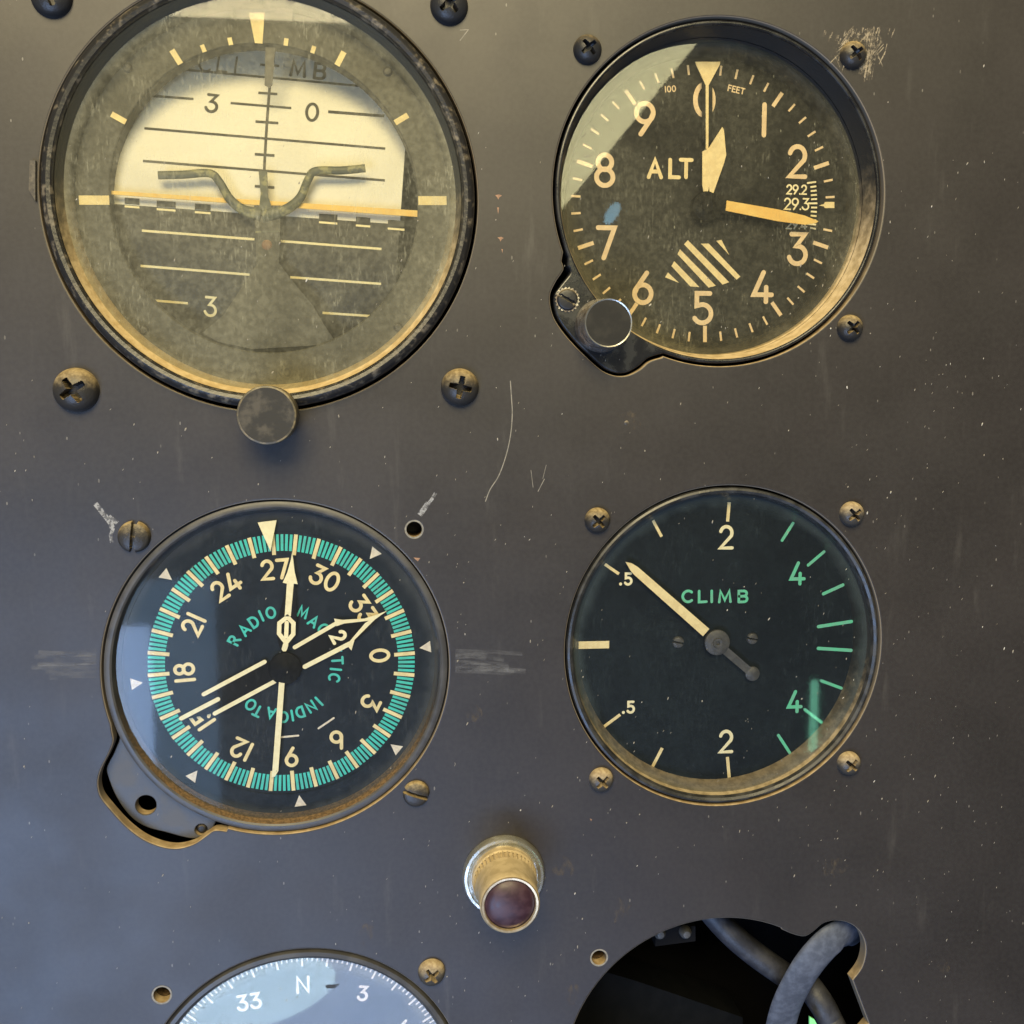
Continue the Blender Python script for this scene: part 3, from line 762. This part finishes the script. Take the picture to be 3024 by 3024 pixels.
# ================================================================ RADIO MAGNETIC INDICATOR
def build_rmi():
    b = (*RM, 0); c = RM; zc = -5.0; cc = (-27.68, -61.46)
    t = thing('radio_compass', 'radio magnetic indicator dial with teal tick ring and two cream needles', 'flight instrument', b)
    fl = -3.4
    bul = [R3_(415, 800, fl), R3_(372, 900, fl), R3_(318, 1010, fl), R3_(330, 1090, fl), R3_(385, 1230, fl), R3_(460, 1350, fl), R3_(545, 1440, fl), R3_(650, 1500, fl), R3_(800, 1540, fl),
           R3_(930, 1575, fl), R3_(1040, 1590, fl), R3_(1120, 1550, fl), R3_(1190, 1500, fl)]
    hole = R3_(637, 1318, fl); pin = R3_(1088, 1520, fl)
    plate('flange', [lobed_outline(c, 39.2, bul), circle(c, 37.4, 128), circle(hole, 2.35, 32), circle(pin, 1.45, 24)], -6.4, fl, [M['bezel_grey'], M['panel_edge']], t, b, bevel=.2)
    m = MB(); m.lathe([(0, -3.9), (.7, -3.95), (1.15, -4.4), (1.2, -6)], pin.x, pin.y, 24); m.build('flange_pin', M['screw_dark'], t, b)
    m = MB(); m.lathe([(37.2, -.75), (37.6, -.45), (38.35, -.45), (38.9, -.75), (39.0, -3.6)], *c, 160); m.build('bezel', M['bezel_grey'], t, b)
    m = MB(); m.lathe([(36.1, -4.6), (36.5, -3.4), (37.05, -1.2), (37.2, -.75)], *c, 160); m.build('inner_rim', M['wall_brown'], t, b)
    pane(c, 36.9, -2.6, M['glass_rmi'], t); case(c, 37.2, -6, t)
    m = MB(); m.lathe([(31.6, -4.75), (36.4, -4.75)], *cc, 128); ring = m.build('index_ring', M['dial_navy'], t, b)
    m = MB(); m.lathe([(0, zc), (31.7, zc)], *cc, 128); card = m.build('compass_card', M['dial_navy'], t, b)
    zt = zc + .05; rot = 86.75
    mg, mc = MB(), MB()
    for k in range(180):
        a = rot + k * 2
        if k % 5 == 0: tick(mc, cc, a, 26.0, 30.9, .88, zt)
        else: tick(mg, cc, a, 26.9, 30.8, .62, zt)
    mg.build('scale_mark', M['green'], card, b); mc.build('scale_mark', M['cream'], card, b)
    for k, s in enumerate(('0', '3', '6', '9', '12', '15', '18', '21', '24', '27', '30', '33')):
        a = rot + 30 * k - .3; numeral(s, pol(cc, 22.6, a), 5.0, .80, zt, M['cream'], card, b, rot=-a, gap=.26)
    for s, d in (('6', 146.5), ('9', 176.8)):
        p0, p1 = pol(cc, 17.7, d - 7), pol(cc, 17.7, d + 7); m = MB(); m.strip([p0, p1], .45, zt); m.build('numeral_bar', M['white'], card, b)
    m = MB()
    L = [('R', R1, 1357, 1355), ('A', R1, 1440, 1270), ('D', R1, 1517, 1205), ('I', R1, 1577, 1155), ('O', R1, 1655, 1130), ('M', R2, 400, 1125), ('A', R2, 487, 1200), ('G', R2, 565, 1262),
         ('N', R2, 625, 1340), ('E', R2, 665, 1430), ('T', R2, 680, 1520), ('I', R2, 668, 1592), ('C', R2, 655, 1660),
         ('I', R4, 530, 472), ('N', R4, 465, 515), ('D', R4, 375, 562), ('I', R4, 312, 588), ('C', R4, 245, 600), ('A', R4, 140, 570), ('T', R4, 30, 552), ('O', R3_, 1492, 500)]
    for ch, fn, x, y in L:
        p = fn(x, y, zt); a = math.degrees(math.atan2(p.x - cc[0], p.y - cc[1])); text(m, ch, p, 2.95, .55, zt, -a)
    m.build('lettering', M['green'], card, b)
    # fixed index triangles
    zi = -4.68
    for a in (309.9, 264.0, 39.8, 84.6, 129.3, 174.5, 219.2):
        tip, b0, b1 = pol(cc, 32.1, a), pol(cc, 34.8, a - 2.3), pol(cc, 34.8, a + 2.3)
        m = MB(); m.poly([tip, b0, b1], zi); m.build('index_mark', M['white'], ring, b)
    zl = -3.6
    m = MB(); m.prism([R1(1548, 395, zl), R1(1702, 376, zl), R1(1652, 628, zl)], zl - .4, zl); m.build('lubber_mark', M['cream_pale'], t, b)
    # single needle
    z1 = -3.5
    def poly3(fn, pts, z, th, name, mat, par):
        m = MB(); m.prism([fn(x, y, z) for x, y in pts], z - th, z); return m.build(name, mat, par, b)
    n1 = poly3(R1, [(1790, 900), (1850, 900), (1868, 1200), (1862, 1330), (1795, 1440), (1735, 1440), (1705, 1330), (1705, 1200)], z1 - .1, .3, 'single_needle', M['needle_black'], t)
    poly3(R1, [(1829, 638), (1838, 700), (1850, 800), (1874, 898), (1842, 893), (1818, 1160), (1768, 1160), (1786, 893), (1752, 885), (1790, 800), (1818, 700)], z1, .3, 'needle_paint', M['cream_pale'], n1)
    m = MB(); m.strip([R1(x, y, z1) for x, y in ((1790, 1165), (1840, 1215), (1838, 1305), (1780, 1375), (1722, 1300), (1725, 1215))], 1.0, z1, closed=True); m.build('needle_paint', M['cream_pale'], n1, b)
    m = MB(); m.strip([R1(1785, 1212, z1), R1(1780, 1325, z1)], .95, z1 + .02); m.strip([R1(1776, 1390, z1), R1(1766, 1425, z1)], 1.25, z1 - .01); m.build('needle_paint', M['cream_pale'], n1, b)
    poly3(R3_, [(1722, 310), (1745, 303), (1768, 315), (1716, 1040), (1690, 1085), (1662, 1092), (1668, 1030)], z1, .3, 'needle_tail', M['cream_pale'], n1)
    # double needle
    z2 = -4.1
    n2 = poly3(R2, [(330, 1425), (650, 1210), (700, 1190), (900, 1188), (960, 1172), (1085, 1116), (960, 1250), (800, 1385), (410, 1580), (300, 1530)], z2 - .1, .25, 'double_needle', M['needle_black'], t)
    m = MB()
    m.strip([R2(332, 1412, z2), R2(690, 1205, z2)], .95, z2)
    m.poly([R2(652, 1178, z2), R2(720, 1188, z2), R2(900, 1177, z2), R2(985, 1150, z2), R2(1086, 1114, z2), R2(985, 1186, z2), R2(930, 1196, z2), R2(735, 1218, z2), R2(672, 1240, z2)], z2 + .015)
    m.poly([R2(985, 1186, z2), R2(820, 1350, z2), R2(795, 1438, z2), R2(755, 1392, z2), R2(905, 1215, z2), R2(935, 1195, z2)], z2 + .03)
    m.strip([R2(415, 1570, z2), R2(785, 1380, z2)], 1.1, z2)
    m.build('needle_paint', M['cream_pale'], n2, b)
    m = MB(); p = R2(690, 1325, z2); text(m, '2', p, 4.0, .8, z2 + .02, -62); m.build('numeral', M['cream_pale'], n2, b)
    poly3(R3_, [(1610, 130), (1720, 300), (1195, 590), (1180, 570), (930, 625), (905, 600), (1220, 440), (1090, 420), (1090, 395)], z2 - .1, .25, 'needle_tail', M['needle_black'], n2)
    m = MB()
    for p0, p1, w in (((1605, 150), (1108, 415), .98), ((1690, 308), (1198, 572), .98), ((1225, 455), (925, 612), 1.02)): m.strip([R3_(*p0, z2), R3_(*p1, z2)], w, z2)
    m.build('needle_paint', M['cream_pale'], n2, b)
    h = R1(1768, 1590, -3.3)
    m = MB(); m.lathe([(0, -3.15), (1.2, -3.15), (1.5, -3.3), (3.3, -3.45), (3.8, -3.7), (3.8, -4.8)], h.x, h.y, 40); m.build('hub', M['needle_black'], t, b)
build_rmi()

# ================================================================ CLIMB INDICATOR
def build_climb():
    b = (*CL, 0); c = CL; zd = -6.2; zt = zd + .05
    t = thing('climb_indicator', 'rate of climb dial marked CLIMB with one straight cream needle', 'flight instrument', b)
    m = MB(); m.lathe([(37.3, -1.0), (37.7, -.2), (38.3, .1), (38.8, -.1), (39.05, -.8), (39.05, -8)], *c, 160); m.build('bezel', M['bezel'], t, b)
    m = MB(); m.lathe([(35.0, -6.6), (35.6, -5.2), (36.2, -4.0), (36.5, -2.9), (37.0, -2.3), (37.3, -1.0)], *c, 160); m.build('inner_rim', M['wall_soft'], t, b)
    pane(c, 37.1, -2.3, M['glass_cl'], t); case(c, 37.5, -7, t)
    m = MB(); m.lathe([(0, zd), (35.3, zd)], *c, 128); dial = m.build('dial', M['dial_teal'], t, b)
    cd = (78.0, -59.45)
    m = MB()
    for a, r0, w in ((3.7, 30.2, .8), (331.3, 30.4, .72), (305.1, 30.7, .72), (270.4, 27.4, 1.85), (234.4, 30.1, .75), (207.4, 29.8, .8), (174.0, 29.6, .8)): tick(m, cd, a, r0, 35.0, w, zt)
    m.build('scale_mark', M['cream'], dial, b)
    m = MB()
    for a, r0, w in ((32.3, 29.9, .75), (50.4, 29.7, .75), (66.8, 29.4, .8), (82.8, 26.2, .85), (95.0, 26.2, .85), (111.4, 29.2, .75), (127.9, 29.2, .75), (146.3, 29.3, .75)):
        m.strip([pol(cd, r0, a), pol(cd, 34.9, a)], w, zt)
    m.build('scale_mark', M['green2'], dial, b)
    for s, fn, x, y, h, mt in (('2', C1, 1503, 515, 6.15, 'cream_pale'), ('5', C1, 706, 855, 3.3, 'cream_pale'), ('2', C3, 1501, 800, 6.15, 'cream_pale'), ('5', C3, 726, 520, 3.3, 'cream_pale'),
                            ('4', C2, 566, 810, 6.1, 'green2'), ('4', C4, 543, 475, 6.0, 'green2')):
        numeral(s, fn(x, y, zt), h, .85 if h > 4 else .62, zt, M[mt], dial, b)
    for fn, x, y in ((C1, 642, 896), (C3, 665, 563)):
        q = fn(x, y, zt); m = MB(); m.poly(circle(q, .38, 16), zt); m.build('decimal_point', M['cream_pale'], dial, b)
    m = MB()
    for s, x in (('C', 1188), ('L', 1312), ('I', 1385), ('M', 1492), ('B', 1640)): text(m, s, C1(x, 997, zt), 3.4, .66, zt, 1.0, wide=1.3)
    m.build('lettering', M['green2'], dial, b)
    for x, y, r in ((1110, 1370, 1.5), (1714, 1340, 1.45)):
        q = C1(x, y, zd); m = MB(); slot_head(m, q, r, zd, .7, 78, .3); m.build('dial_screw', M['hub'], dial, b)
    zn = -4.4
    m = MB(); m.prism([C1(683, 716, zn), C1(735, 728, zn), C1(783, 757, zn), C1(1366, 1262, zn), C1(1314, 1322, zn), C1(752, 820, zn), C1(727, 792, zn)], zn - .4, zn); nd = m.build('needle', M['cream'], t, b)
    h = C1(1432, 1375, zn)
    m = MB(); m.lathe([(0, zn + .1), (.35, zn + .1), (.5, zn + .5), (1.15, zn + .55), (1.3, zn + .25), (2.7, zn + .2), (3.15, zn - .05), (3.2, zn - .7)], h.x, h.y, 48); m.build('hub', M['hub'], nd, b)
    p0, p1 = C1(1480, 1425, zn - .2), C1(1720, 1630, zn - .2)
    d2 = (p1 - p0).normalized(); nv = Vector((-d2.y, d2.x)) * 1.0
    m = MB(); m.prism([p0 + nv, p0 - nv, p1 - nv * .95, p1 + nv * .95], zn - .7, zn - .15); m.lathe([(0, zn + .05), (1.2, zn + .02), (1.8, zn - .3), (1.85, zn - .8)], p1.x, p1.y, 32); m.build('counterweight', M['hub'], nd, b)
build_climb()

# ================================================================ HEADING INDICATOR
def build_heading():
    b = (*HD, 0); c = HD; zd = -3.0; zt = zd + .05
    t = thing('heading_indicator', 'pale blue compass dial showing 33 N 3 cut by the lower edge', 'flight instrument', b)
    m = MB(); m.lathe([(36.2, -.9), (36.5, -.3), (37.2, .25), (38.1, .1), (38.4, -.4), (38.5, -8)], *c, 160); m.build('bezel', M['bezel_grey'], t, b)
    m = MB(); m.lathe([(35.6, -4.8), (36.0, -2.0), (36.2, -.9)], *c, 160); m.build('inner_rim', M['bezel'], t, b)
    pane(c, 36.15, -1.1, M['glass_hd'], t); case(c, 37, -7, t)
    m = MB(); m.lathe([(0, zd), (35.9, zd)], *c, 128); card = m.build('compass_card', M['card_blue'], t, b)
    p = H2(165, 640, zt); a0 = math.degrees(math.atan2(p.x - c[0], p.y - c[1]))
    q = H2(905, 760, zt); a3 = math.degrees(math.atan2(q.x - c[0], q.y - c[1])); 
    m = MB()
    for k in range(180):
        a = a0 + k * 2
        tick(m, c, a, 33.0 if k % 5 == 0 else 34.3, 35.85, .5 if k % 5 == 0 else .42, zt)
    m.build('scale_mark', M['pink'], card, b)
    for s, fn, x, y, h in (('33', H1, 1490, 1000, 4.3), ('N', H2, 172, 805, 4.6), ('3', H2, 857, 903, 4.1)):
        q = fn(x, y, zt); a = math.degrees(math.atan2(q.x - c[0], q.y - c[1])); numeral(s, q, h, .72, zt, M['pink'], card, b, rot=-a * .25, gap=.28)
    for k, s in ((2, '6'), (3, 'E'), (6, 'S'), (9, '27')):
        pass
    q = H2(1315, 1290, zt); numeral('6', q, 4.2, .72, zt, M['pink'], card, b, rot=-8)
    m = MB(); q = H2(505, 825, -1.0)
    for k in range(9):
        m.strip([(q.x - 1.6 + random.random() * .8, q.y - .35 + k * .09), (q.x + .6 + random.random() * 1.2, q.y - .3 + k * .09)], .10, -1.04 + k * .003)
    m.build('ink_spot', M['ink'], t, b)
build_heading()

# ================================================================ INDICATOR LAMP
def build_lamp():
    c = U(1488, 2589, 1.0); b = (c.x, c.y, 0)
    t = thing('indicator_lamp', 'brass press to test lamp with a dark plum lens on a silver nut', 'lamp', b)
    m = MB(); m.lathe([(7.0, 1.6), (8.1, 1.7), (8.3, 1.2), (8.9, 1.9), (9.5, 1.8), (9.9, 1.2), (9.95, 0)], c.x, c.y, 96); m.build('nut', M['chrome'], t, b)
    m = MB(); nk = 44; o = len(m.v)
    for z0, z1, r0, r1 in ((3.6, 6.5, 7.6, 7.4),):
        for k in range(nk * 2):
            a = PI * k / nk; rr = .05 if k % 2 else -.42
            m.v += [(c.x + (r0 + rr) * math.cos(a), c.y + (r0 + rr) * math.sin(a), z0), (c.x + (r1 + rr) * math.cos(a), c.y + (r1 + rr) * math.sin(a), z1)]
        for k in range(nk * 2):
            k2 = (k + 1) % (nk * 2); m.f.append([o + 2 * k, o + 2 * k2, o + 2 * k2 + 1, o + 2 * k + 1]); m.mi.append(0)
    m.build('knurling', M['brass'], t, b, angle=20)
    m = MB(); m.lathe([(6.65, 15.2), (6.85, 14.9), (6.95, 13.0), (6.9, 9.6), (7.1, 8.0), (7.35, 6.4)], c.x, c.y, 96); m.lathe([(7.4, 3.75), (7.75, 3.3), (7.8, 1.5)], c.x, c.y, 96); m.build('body', M['brass'], t, b)
    m = MB(); m.lathe([(5.75, 15.0), (6.0, 15.45), (6.45, 15.5), (6.65, 15.2)], c.x, c.y, 96); m.build('lens_ring', M['lampring'], t, b)
    m = MB(); m.lathe([(0, 16.5), (1.5, 16.42), (3.0, 16.15), (4.4, 15.7), (5.3, 15.2), (5.78, 14.7)], c.x, c.y, 96); m.build('lens', M['lens'], t, b)
M['lampring'] = pmat('pale_brass', (.62, .50, .32), (.50, .38, .22), 500, rough=.3, metal=.75)
build_lamp()

# ================================================================ SCREWS
def phillips_proto(r, h, seed, mat, arm=.60, wdt=.30, chew=.03):
    m = MB()
    def cut(x, y):
        u = math.hypot(x, y) / r
        w = wdt / 2 * (1.15 - .45 * u / arm)
        if u > arm: return 0
        d = min(abs(x), abs(y)) / r
        if d < w: return h * 1.25 * (1 - .5 * (u / arm) ** 1.5)
        return 0
    relief(m, (0, 0), r, 0, h, cut, 96, 40, .08, chew * .6, seed)
    m.lathe([(r, 0), (r, -2.5)], 0, 0, 56)
    me = m.build('head', mat); return me
def slotted_proto(r, h, sw, mat, seed):
    m = MB(); relief(m, (0, 0), r, 0, h, lambda x, y: h * .75 if abs(x) < sw / 2 else 0, 96, 40, .35, .02, seed); m.lathe([(r, 0), (r, -2.5)], 0, 0, 56)
    return m.build('head', mat)
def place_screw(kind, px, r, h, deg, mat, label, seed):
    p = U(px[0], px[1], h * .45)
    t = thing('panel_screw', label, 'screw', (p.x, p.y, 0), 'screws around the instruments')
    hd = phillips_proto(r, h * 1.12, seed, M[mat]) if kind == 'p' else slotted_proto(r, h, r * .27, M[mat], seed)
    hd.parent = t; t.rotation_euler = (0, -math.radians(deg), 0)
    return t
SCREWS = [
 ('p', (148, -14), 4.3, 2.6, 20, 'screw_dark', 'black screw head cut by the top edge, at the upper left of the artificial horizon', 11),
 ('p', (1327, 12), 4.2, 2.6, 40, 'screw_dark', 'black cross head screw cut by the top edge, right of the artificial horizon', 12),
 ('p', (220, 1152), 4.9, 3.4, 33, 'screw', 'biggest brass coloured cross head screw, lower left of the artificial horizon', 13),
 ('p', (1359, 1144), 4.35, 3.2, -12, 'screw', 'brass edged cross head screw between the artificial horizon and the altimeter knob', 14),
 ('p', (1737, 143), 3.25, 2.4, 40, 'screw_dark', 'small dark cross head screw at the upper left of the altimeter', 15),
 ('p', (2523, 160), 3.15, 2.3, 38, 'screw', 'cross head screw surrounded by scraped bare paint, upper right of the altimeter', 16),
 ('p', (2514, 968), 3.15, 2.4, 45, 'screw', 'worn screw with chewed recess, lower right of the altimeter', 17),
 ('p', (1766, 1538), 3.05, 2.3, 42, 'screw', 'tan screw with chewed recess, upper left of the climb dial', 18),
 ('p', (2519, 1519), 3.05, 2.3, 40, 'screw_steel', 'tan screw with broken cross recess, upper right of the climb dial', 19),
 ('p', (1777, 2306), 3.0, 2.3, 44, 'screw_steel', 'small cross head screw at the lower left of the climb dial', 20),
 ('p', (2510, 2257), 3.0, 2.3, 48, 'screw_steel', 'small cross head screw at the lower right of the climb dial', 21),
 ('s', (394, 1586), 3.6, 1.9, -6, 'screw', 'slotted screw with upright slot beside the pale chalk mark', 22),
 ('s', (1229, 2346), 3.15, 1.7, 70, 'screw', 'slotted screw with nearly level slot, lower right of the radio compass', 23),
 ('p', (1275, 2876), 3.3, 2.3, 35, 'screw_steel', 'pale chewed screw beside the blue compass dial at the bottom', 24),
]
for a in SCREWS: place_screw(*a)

# ================================================================ HOSES IN THE OPEN CUT-OUT
def hose(name, label, pts, rad, mat, flat=1.0, n=8):
    path = smooth_path(pts, n); m = MB(); b = tuple(pts[0])
    rr = rad
    if isinstance(rad, list):
        rr = []
        for i in range(len(path)):
            f = i / (len(path) - 1) * (len(rad) - 1); k = min(int(f), len(rad) - 2); rr.append(rad[k] + (rad[k + 1] - rad[k]) * (f - k))
    m.tube([tuple(p) for p in path], rr, 24, flat)
    o = m.build(name, mat, None, b, recalc=True); tag(o, label, 'hose', 'hoses behind the empty cut-out'); return o
def K3(fn, x, y, h): p = fn(x, y, h); return (p.x, p.y, h)
hose('cloth_hose', 'grey cloth covered hose bending over the rim of the empty cut-out', [K3(K2, 700, 3000, -70), K3(K2, 600, 2350, -30), K3(K2, 560, 1850, -17), K3(K2, 600, 1480, -13), K3(K2, 700, 1150, -9), K3(K2, 900, 790, -5), K3(K2, 1120, 530, -4), K3(K2, 1300, 420, -5), K3(K2, 1430, 410, -9), K3(K2, 1500, 440, -16)],
     [4.3, 4.3, 4.3, 4.3, 4.3, 4.3, 4.2, 4.2, 4.1, 3.6], M['hose'], .30)
hose('rubber_hose', 'dark rubber hose crossing the upper part of the empty cut-out', [K3(K1, 1560, -60, -26), K3(K1, 1800, 240, -24), K3(K2, 60, 440, -22), K3(K2, 300, 640, -21), K3(K2, 580, 840, -20), K3(K2, 800, 990, -22)], 3.35, M['hose_dark'])
hose('rubber_hose', 'short dark hose behind the cloth hose at the lower right of the cut-out', [K3(K2, 880, 960, -20), K3(K2, 1010, 1130, -16), K3(K2, 1140, 1350, -15), K3(K2, 1270, 1700, -18), K3(K2, 1350, 2400, -60)], 3.5, M['hose_dark'])
m = MB(); m.prism([K2(930, 1365, -9), K2(985, 1395, -9), K2(1015, 1450, -9), K2(1030, 1560, -9), K2(930, 1560, -9)], -9.6, -9.0)
q = K2(960, 1450, -9)
tag(m.build('cable_tag', M['tag_green'], None, (q.x, q.y, -9)), 'small bright green tag between the hoses at the bottom edge', 'tag')
q = K1(1250, 1500, -40)
m = MB(); m.prism([K1(500, 840, -40), K1(900, 960, -40), K1(1400, 1130, -40), K1(2100, 1370, -40), K1(2100, 2300, -40), K1(-100, 2300, -40), K1(-100, 900, -40)], -55, -40)
tag(m.build('equipment_box', M['box'], None, (q.x, q.y, -40)), 'dark equipment box just visible deep inside the empty cut-out', 'box')
c = K1(1300, 440, -14)
t = thing('pipe_clamp', 'dark clamp with two round studs just inside the cut-out rim', 'clamp', (c.x, c.y, -14))
m = MB(); m.prism([K1(1120, 330, -14), K1(1560, 330, -14), K1(1560, 500, -14), K1(1100, 560, -14)], -18, -14); m.build('body', M['dark'], t, (c.x, c.y, -14))
for x, y in ((1165, 430), (1460, 425)):
    q = K1(x, y, -12); m = MB(); m.lathe([(0, -11.6), (.9, -11.8), (1.5, -12.6), (1.6, -14)], q.x, q.y, 24); m.build('stud', M['hub'], t, (c.x, c.y, -14))

# ================================================================ WEAR ON THE PANEL
def wear(name, mat, strips, z=.03):
    m = MB()
    for i, (pts, w) in enumerate(strips): m.strip(pts, w, z + .0015 * i, cap=False)
    return m.build(name, mat, panel, (0, 0, 0))
wear('chalk_mark', M['chalk'], [([R1(225, 240), R1(320, 360), R1(350, 400), R1(365, 440)], 1.1), ([R1(335, 345), R1(405, 400)], 1.0), ([R1(372, 440), R1(350, 500), R1(360, 560)], .75)])
wear('chalk_mark', M['chalk'], [([R2(1350, 335), R2(1420, 235)], 1.2), ([R2(1415, 245), R2(1450, 205), R2(1480, 155)], .75)])
Z1 = zz(0, 1800, 3.0)
sm = []
for k in range(7):
    y = 1925 + k * 12 + random.uniform(-4, 4); x0 = random.uniform(70, 180); sm.append(([U(x0, y), U((x0 + 285) / 2, y + random.uniform(-8, 4)), U(285, y - 6)], random.uniform(.8, 1.6)))
wear('chalk_smear', M['chalk_smear'], sm)
sm = []
for k in range(7):
    y = 1922 + k * 10 + random.uniform(-4, 4); x1 = random.uniform(1420, 1560); sm.append(([U(1345, y), U((x1 + 1345) / 2, y + random.uniform(-6, 6)), U(x1, y + 8)], random.uniform(.7, 1.5)))
wear('chalk_smear', M['chalk_smear'], sm)
Y = zz(1300, 1000, 3.864)
wear('scratch', M['scratch'], [(smooth_path([Y(800, 480), Y(812, 660), Y(822, 850), Y(805, 1080), Y(755, 1320), Y(670, 1560), Y(570, 1720), Y(515, 1860)], 5), .22)])
wear('scratch', M['scratch'], [([Y(1115, 1745), Y(1190, 1600)], .16), ([Y(1060, 1700), Y(1035, 1500)], .12), ([Y(1170, 1600), Y(1210, 1440)], .10)])
wear('scratch', M['scratch'], [([A2(1590, 215), A2(1650, 212), A2(1590, 290)], .22)])
# smudges of dust
for x, y, r in ((1830, 2690, 3.2), (1685, 2935, 2.6), (2465, 2560, 3.0), (2790, 2860, 2.0), (1660, 2560, 3.5), (1860, 1240, 2.5), (1395, 2110, 2.2), (1080, 2760, 2.4)):
    q = U(x, y); m = MB(); m.poly([pol(q, r * random.uniform(.6, 1.2), k * 22.5) for k in range(16)], .016); m.build('dust_smudge', M['smudge'], panel, (0, 0, 0))
# paint chips
m = MB()
for fn, pts in ((A2, ((1841, 1392), (1868, 1387), (1889, 1394), (1870, 1408), (1863, 1424), (1856, 1408))), (A2, ((1855, 1478), (1868, 1480), (1862, 1528))), (A2, ((1858, 1694), (1884, 1689), (1902, 1698), (1886, 1709), (1879, 1723), (1872, 1706))), (A2, ((1885, 1775), (1895, 1778), (1893, 1805))),
                (R2, ((1300, 680), (1355, 685), (1335, 712))), (zz(1250, 2400, 3.864), ((1900, 65), (1925, 75), (1915, 98)))): m.poly([fn(*p) for p in pts], .03)
m.build('paint_chip', M['chip'], panel, (0, 0, 0))
# scraped patch round the upper right altimeter screw
rs = random.Random(3); st = []
for k in range(150):
    a = rs.uniform(0, 2 * PI); rr = rs.uniform(70, 165); x, y = 740 + rr * math.cos(a) * 1.25 + 25, 355 - rr * math.sin(a) * .95
    if y > 470 and x < 660: continue
    if rs.random() < .6 and rr > 125: continue
    g = rs.uniform(.6, 2.1) ; l = rs.uniform(18, 60); st.append(([B2(x - l * math.cos(g), y + l * math.sin(g)), B2(x + l * math.cos(g), y - l * math.sin(g))], rs.uniform(.10, .28)))
for k in range(16):
    x = 780 + k * 4 + rs.uniform(-6, 6); st.append(([B2(x, 560 + rs.uniform(-40, 30)), B2(x + rs.uniform(10, 60), 250 + rs.uniform(-60, 60))], rs.uniform(.08, .2)))
for k in range(26):
    x = 470 + k * 21 + rs.uniform(-8, 8); y = 235 + rs.uniform(-20, 20) + (k < 8) * k * 8; st.append(([B2(x, y + 22), B2(x + 14, y - 22)], rs.uniform(.12, .3)))
wear('scrape_mark', M['scrape'], st, .02)
# pits
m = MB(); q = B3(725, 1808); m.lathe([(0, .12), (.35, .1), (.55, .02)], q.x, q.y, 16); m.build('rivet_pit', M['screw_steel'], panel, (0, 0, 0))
# hole collars : thin bare rings round the three open screw holes
for (cc_, r_) in small_holes:
    m = MB(); m.lathe([(r_ - .15, .02), (r_ + .25, .03)], cc_.x, cc_.y, 40); m.build('hole_edge', M['scratch'], panel, (0, 0, 0))
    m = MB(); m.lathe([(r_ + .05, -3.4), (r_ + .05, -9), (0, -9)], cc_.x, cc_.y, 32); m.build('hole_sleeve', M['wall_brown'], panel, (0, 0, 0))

# loose dust flakes lying on the panel and on the glasses
def surface_z(p):
    for c, r, ri, z in ((AI, 47.5, 43, -.85), (AL, 40, 36.5, -6.85), (RM, 39.5, 36.8, -2.55), (CL, 39.6, 36.9, -2.25), (HD, 39, 36, -1.05)):
        d = math.hypot(p[0] - c[0], p[1] - c[1])
        if d < ri: return z
        if d < r: return None
    if math.hypot(p[0] - BIG[0], p[1] - BIG[1]) < 48 and p[1] > -215: return None
    for px in SCREWS:
        s = U(*px[1])
        if math.hypot(p[0] - s.x, p[1] - s.y) < px[2] + .5: return None
    return 0.05
m = MB(); rd = random.Random(21)
def flake(p, z, l, w, a):
    ca, sa = math.cos(a), math.sin(a)
    pts = [(-l, 0), (-l * .3, -w), (l * .7, -w * .8), (l, 0), (l * .4, w), (-l * .5, w * .8)]
    m.add([(p[0] + x * ca - y * sa, p[1] + x * sa + y * ca, z) for x, y in pts] + [(p[0], p[1], z + w * .8)], [[i, (i + 1) % 6, 6] for i in range(6)])
n = 0
while n < 760:
    p = (rd.uniform(-98, 156), rd.uniform(-200, 62))
    if rd.random() > .35 + .65 * (p[0] + 98) / 254: continue
    z = surface_z(p)
    if z is None: continue
    big = rd.random() < .14
    flake(p, z, rd.uniform(.16, .42) * (1.15 if big else .8), rd.uniform(.05, .09) * (2.0 if big else .75), math.radians(rd.gauss(72, 14))); n += 1
for x, y, l in ((2905, 195, .7), (2622, 302, .35), (2570, 985, .35), (1850, 2430, .4), (2620, 1470, .45), (2453, 970, .4), (1320, 2884, .35), (2605, 2866, .35)):
    p = U(x, y); flake(p, surface_z(p) or .05, l * .55, .16, math.radians(75))
tag(m.build('dust', M['dust'], None, (0, 0, 0)), 'white dust flakes scattered over the panel and the glasses', None, None, 'stuff')
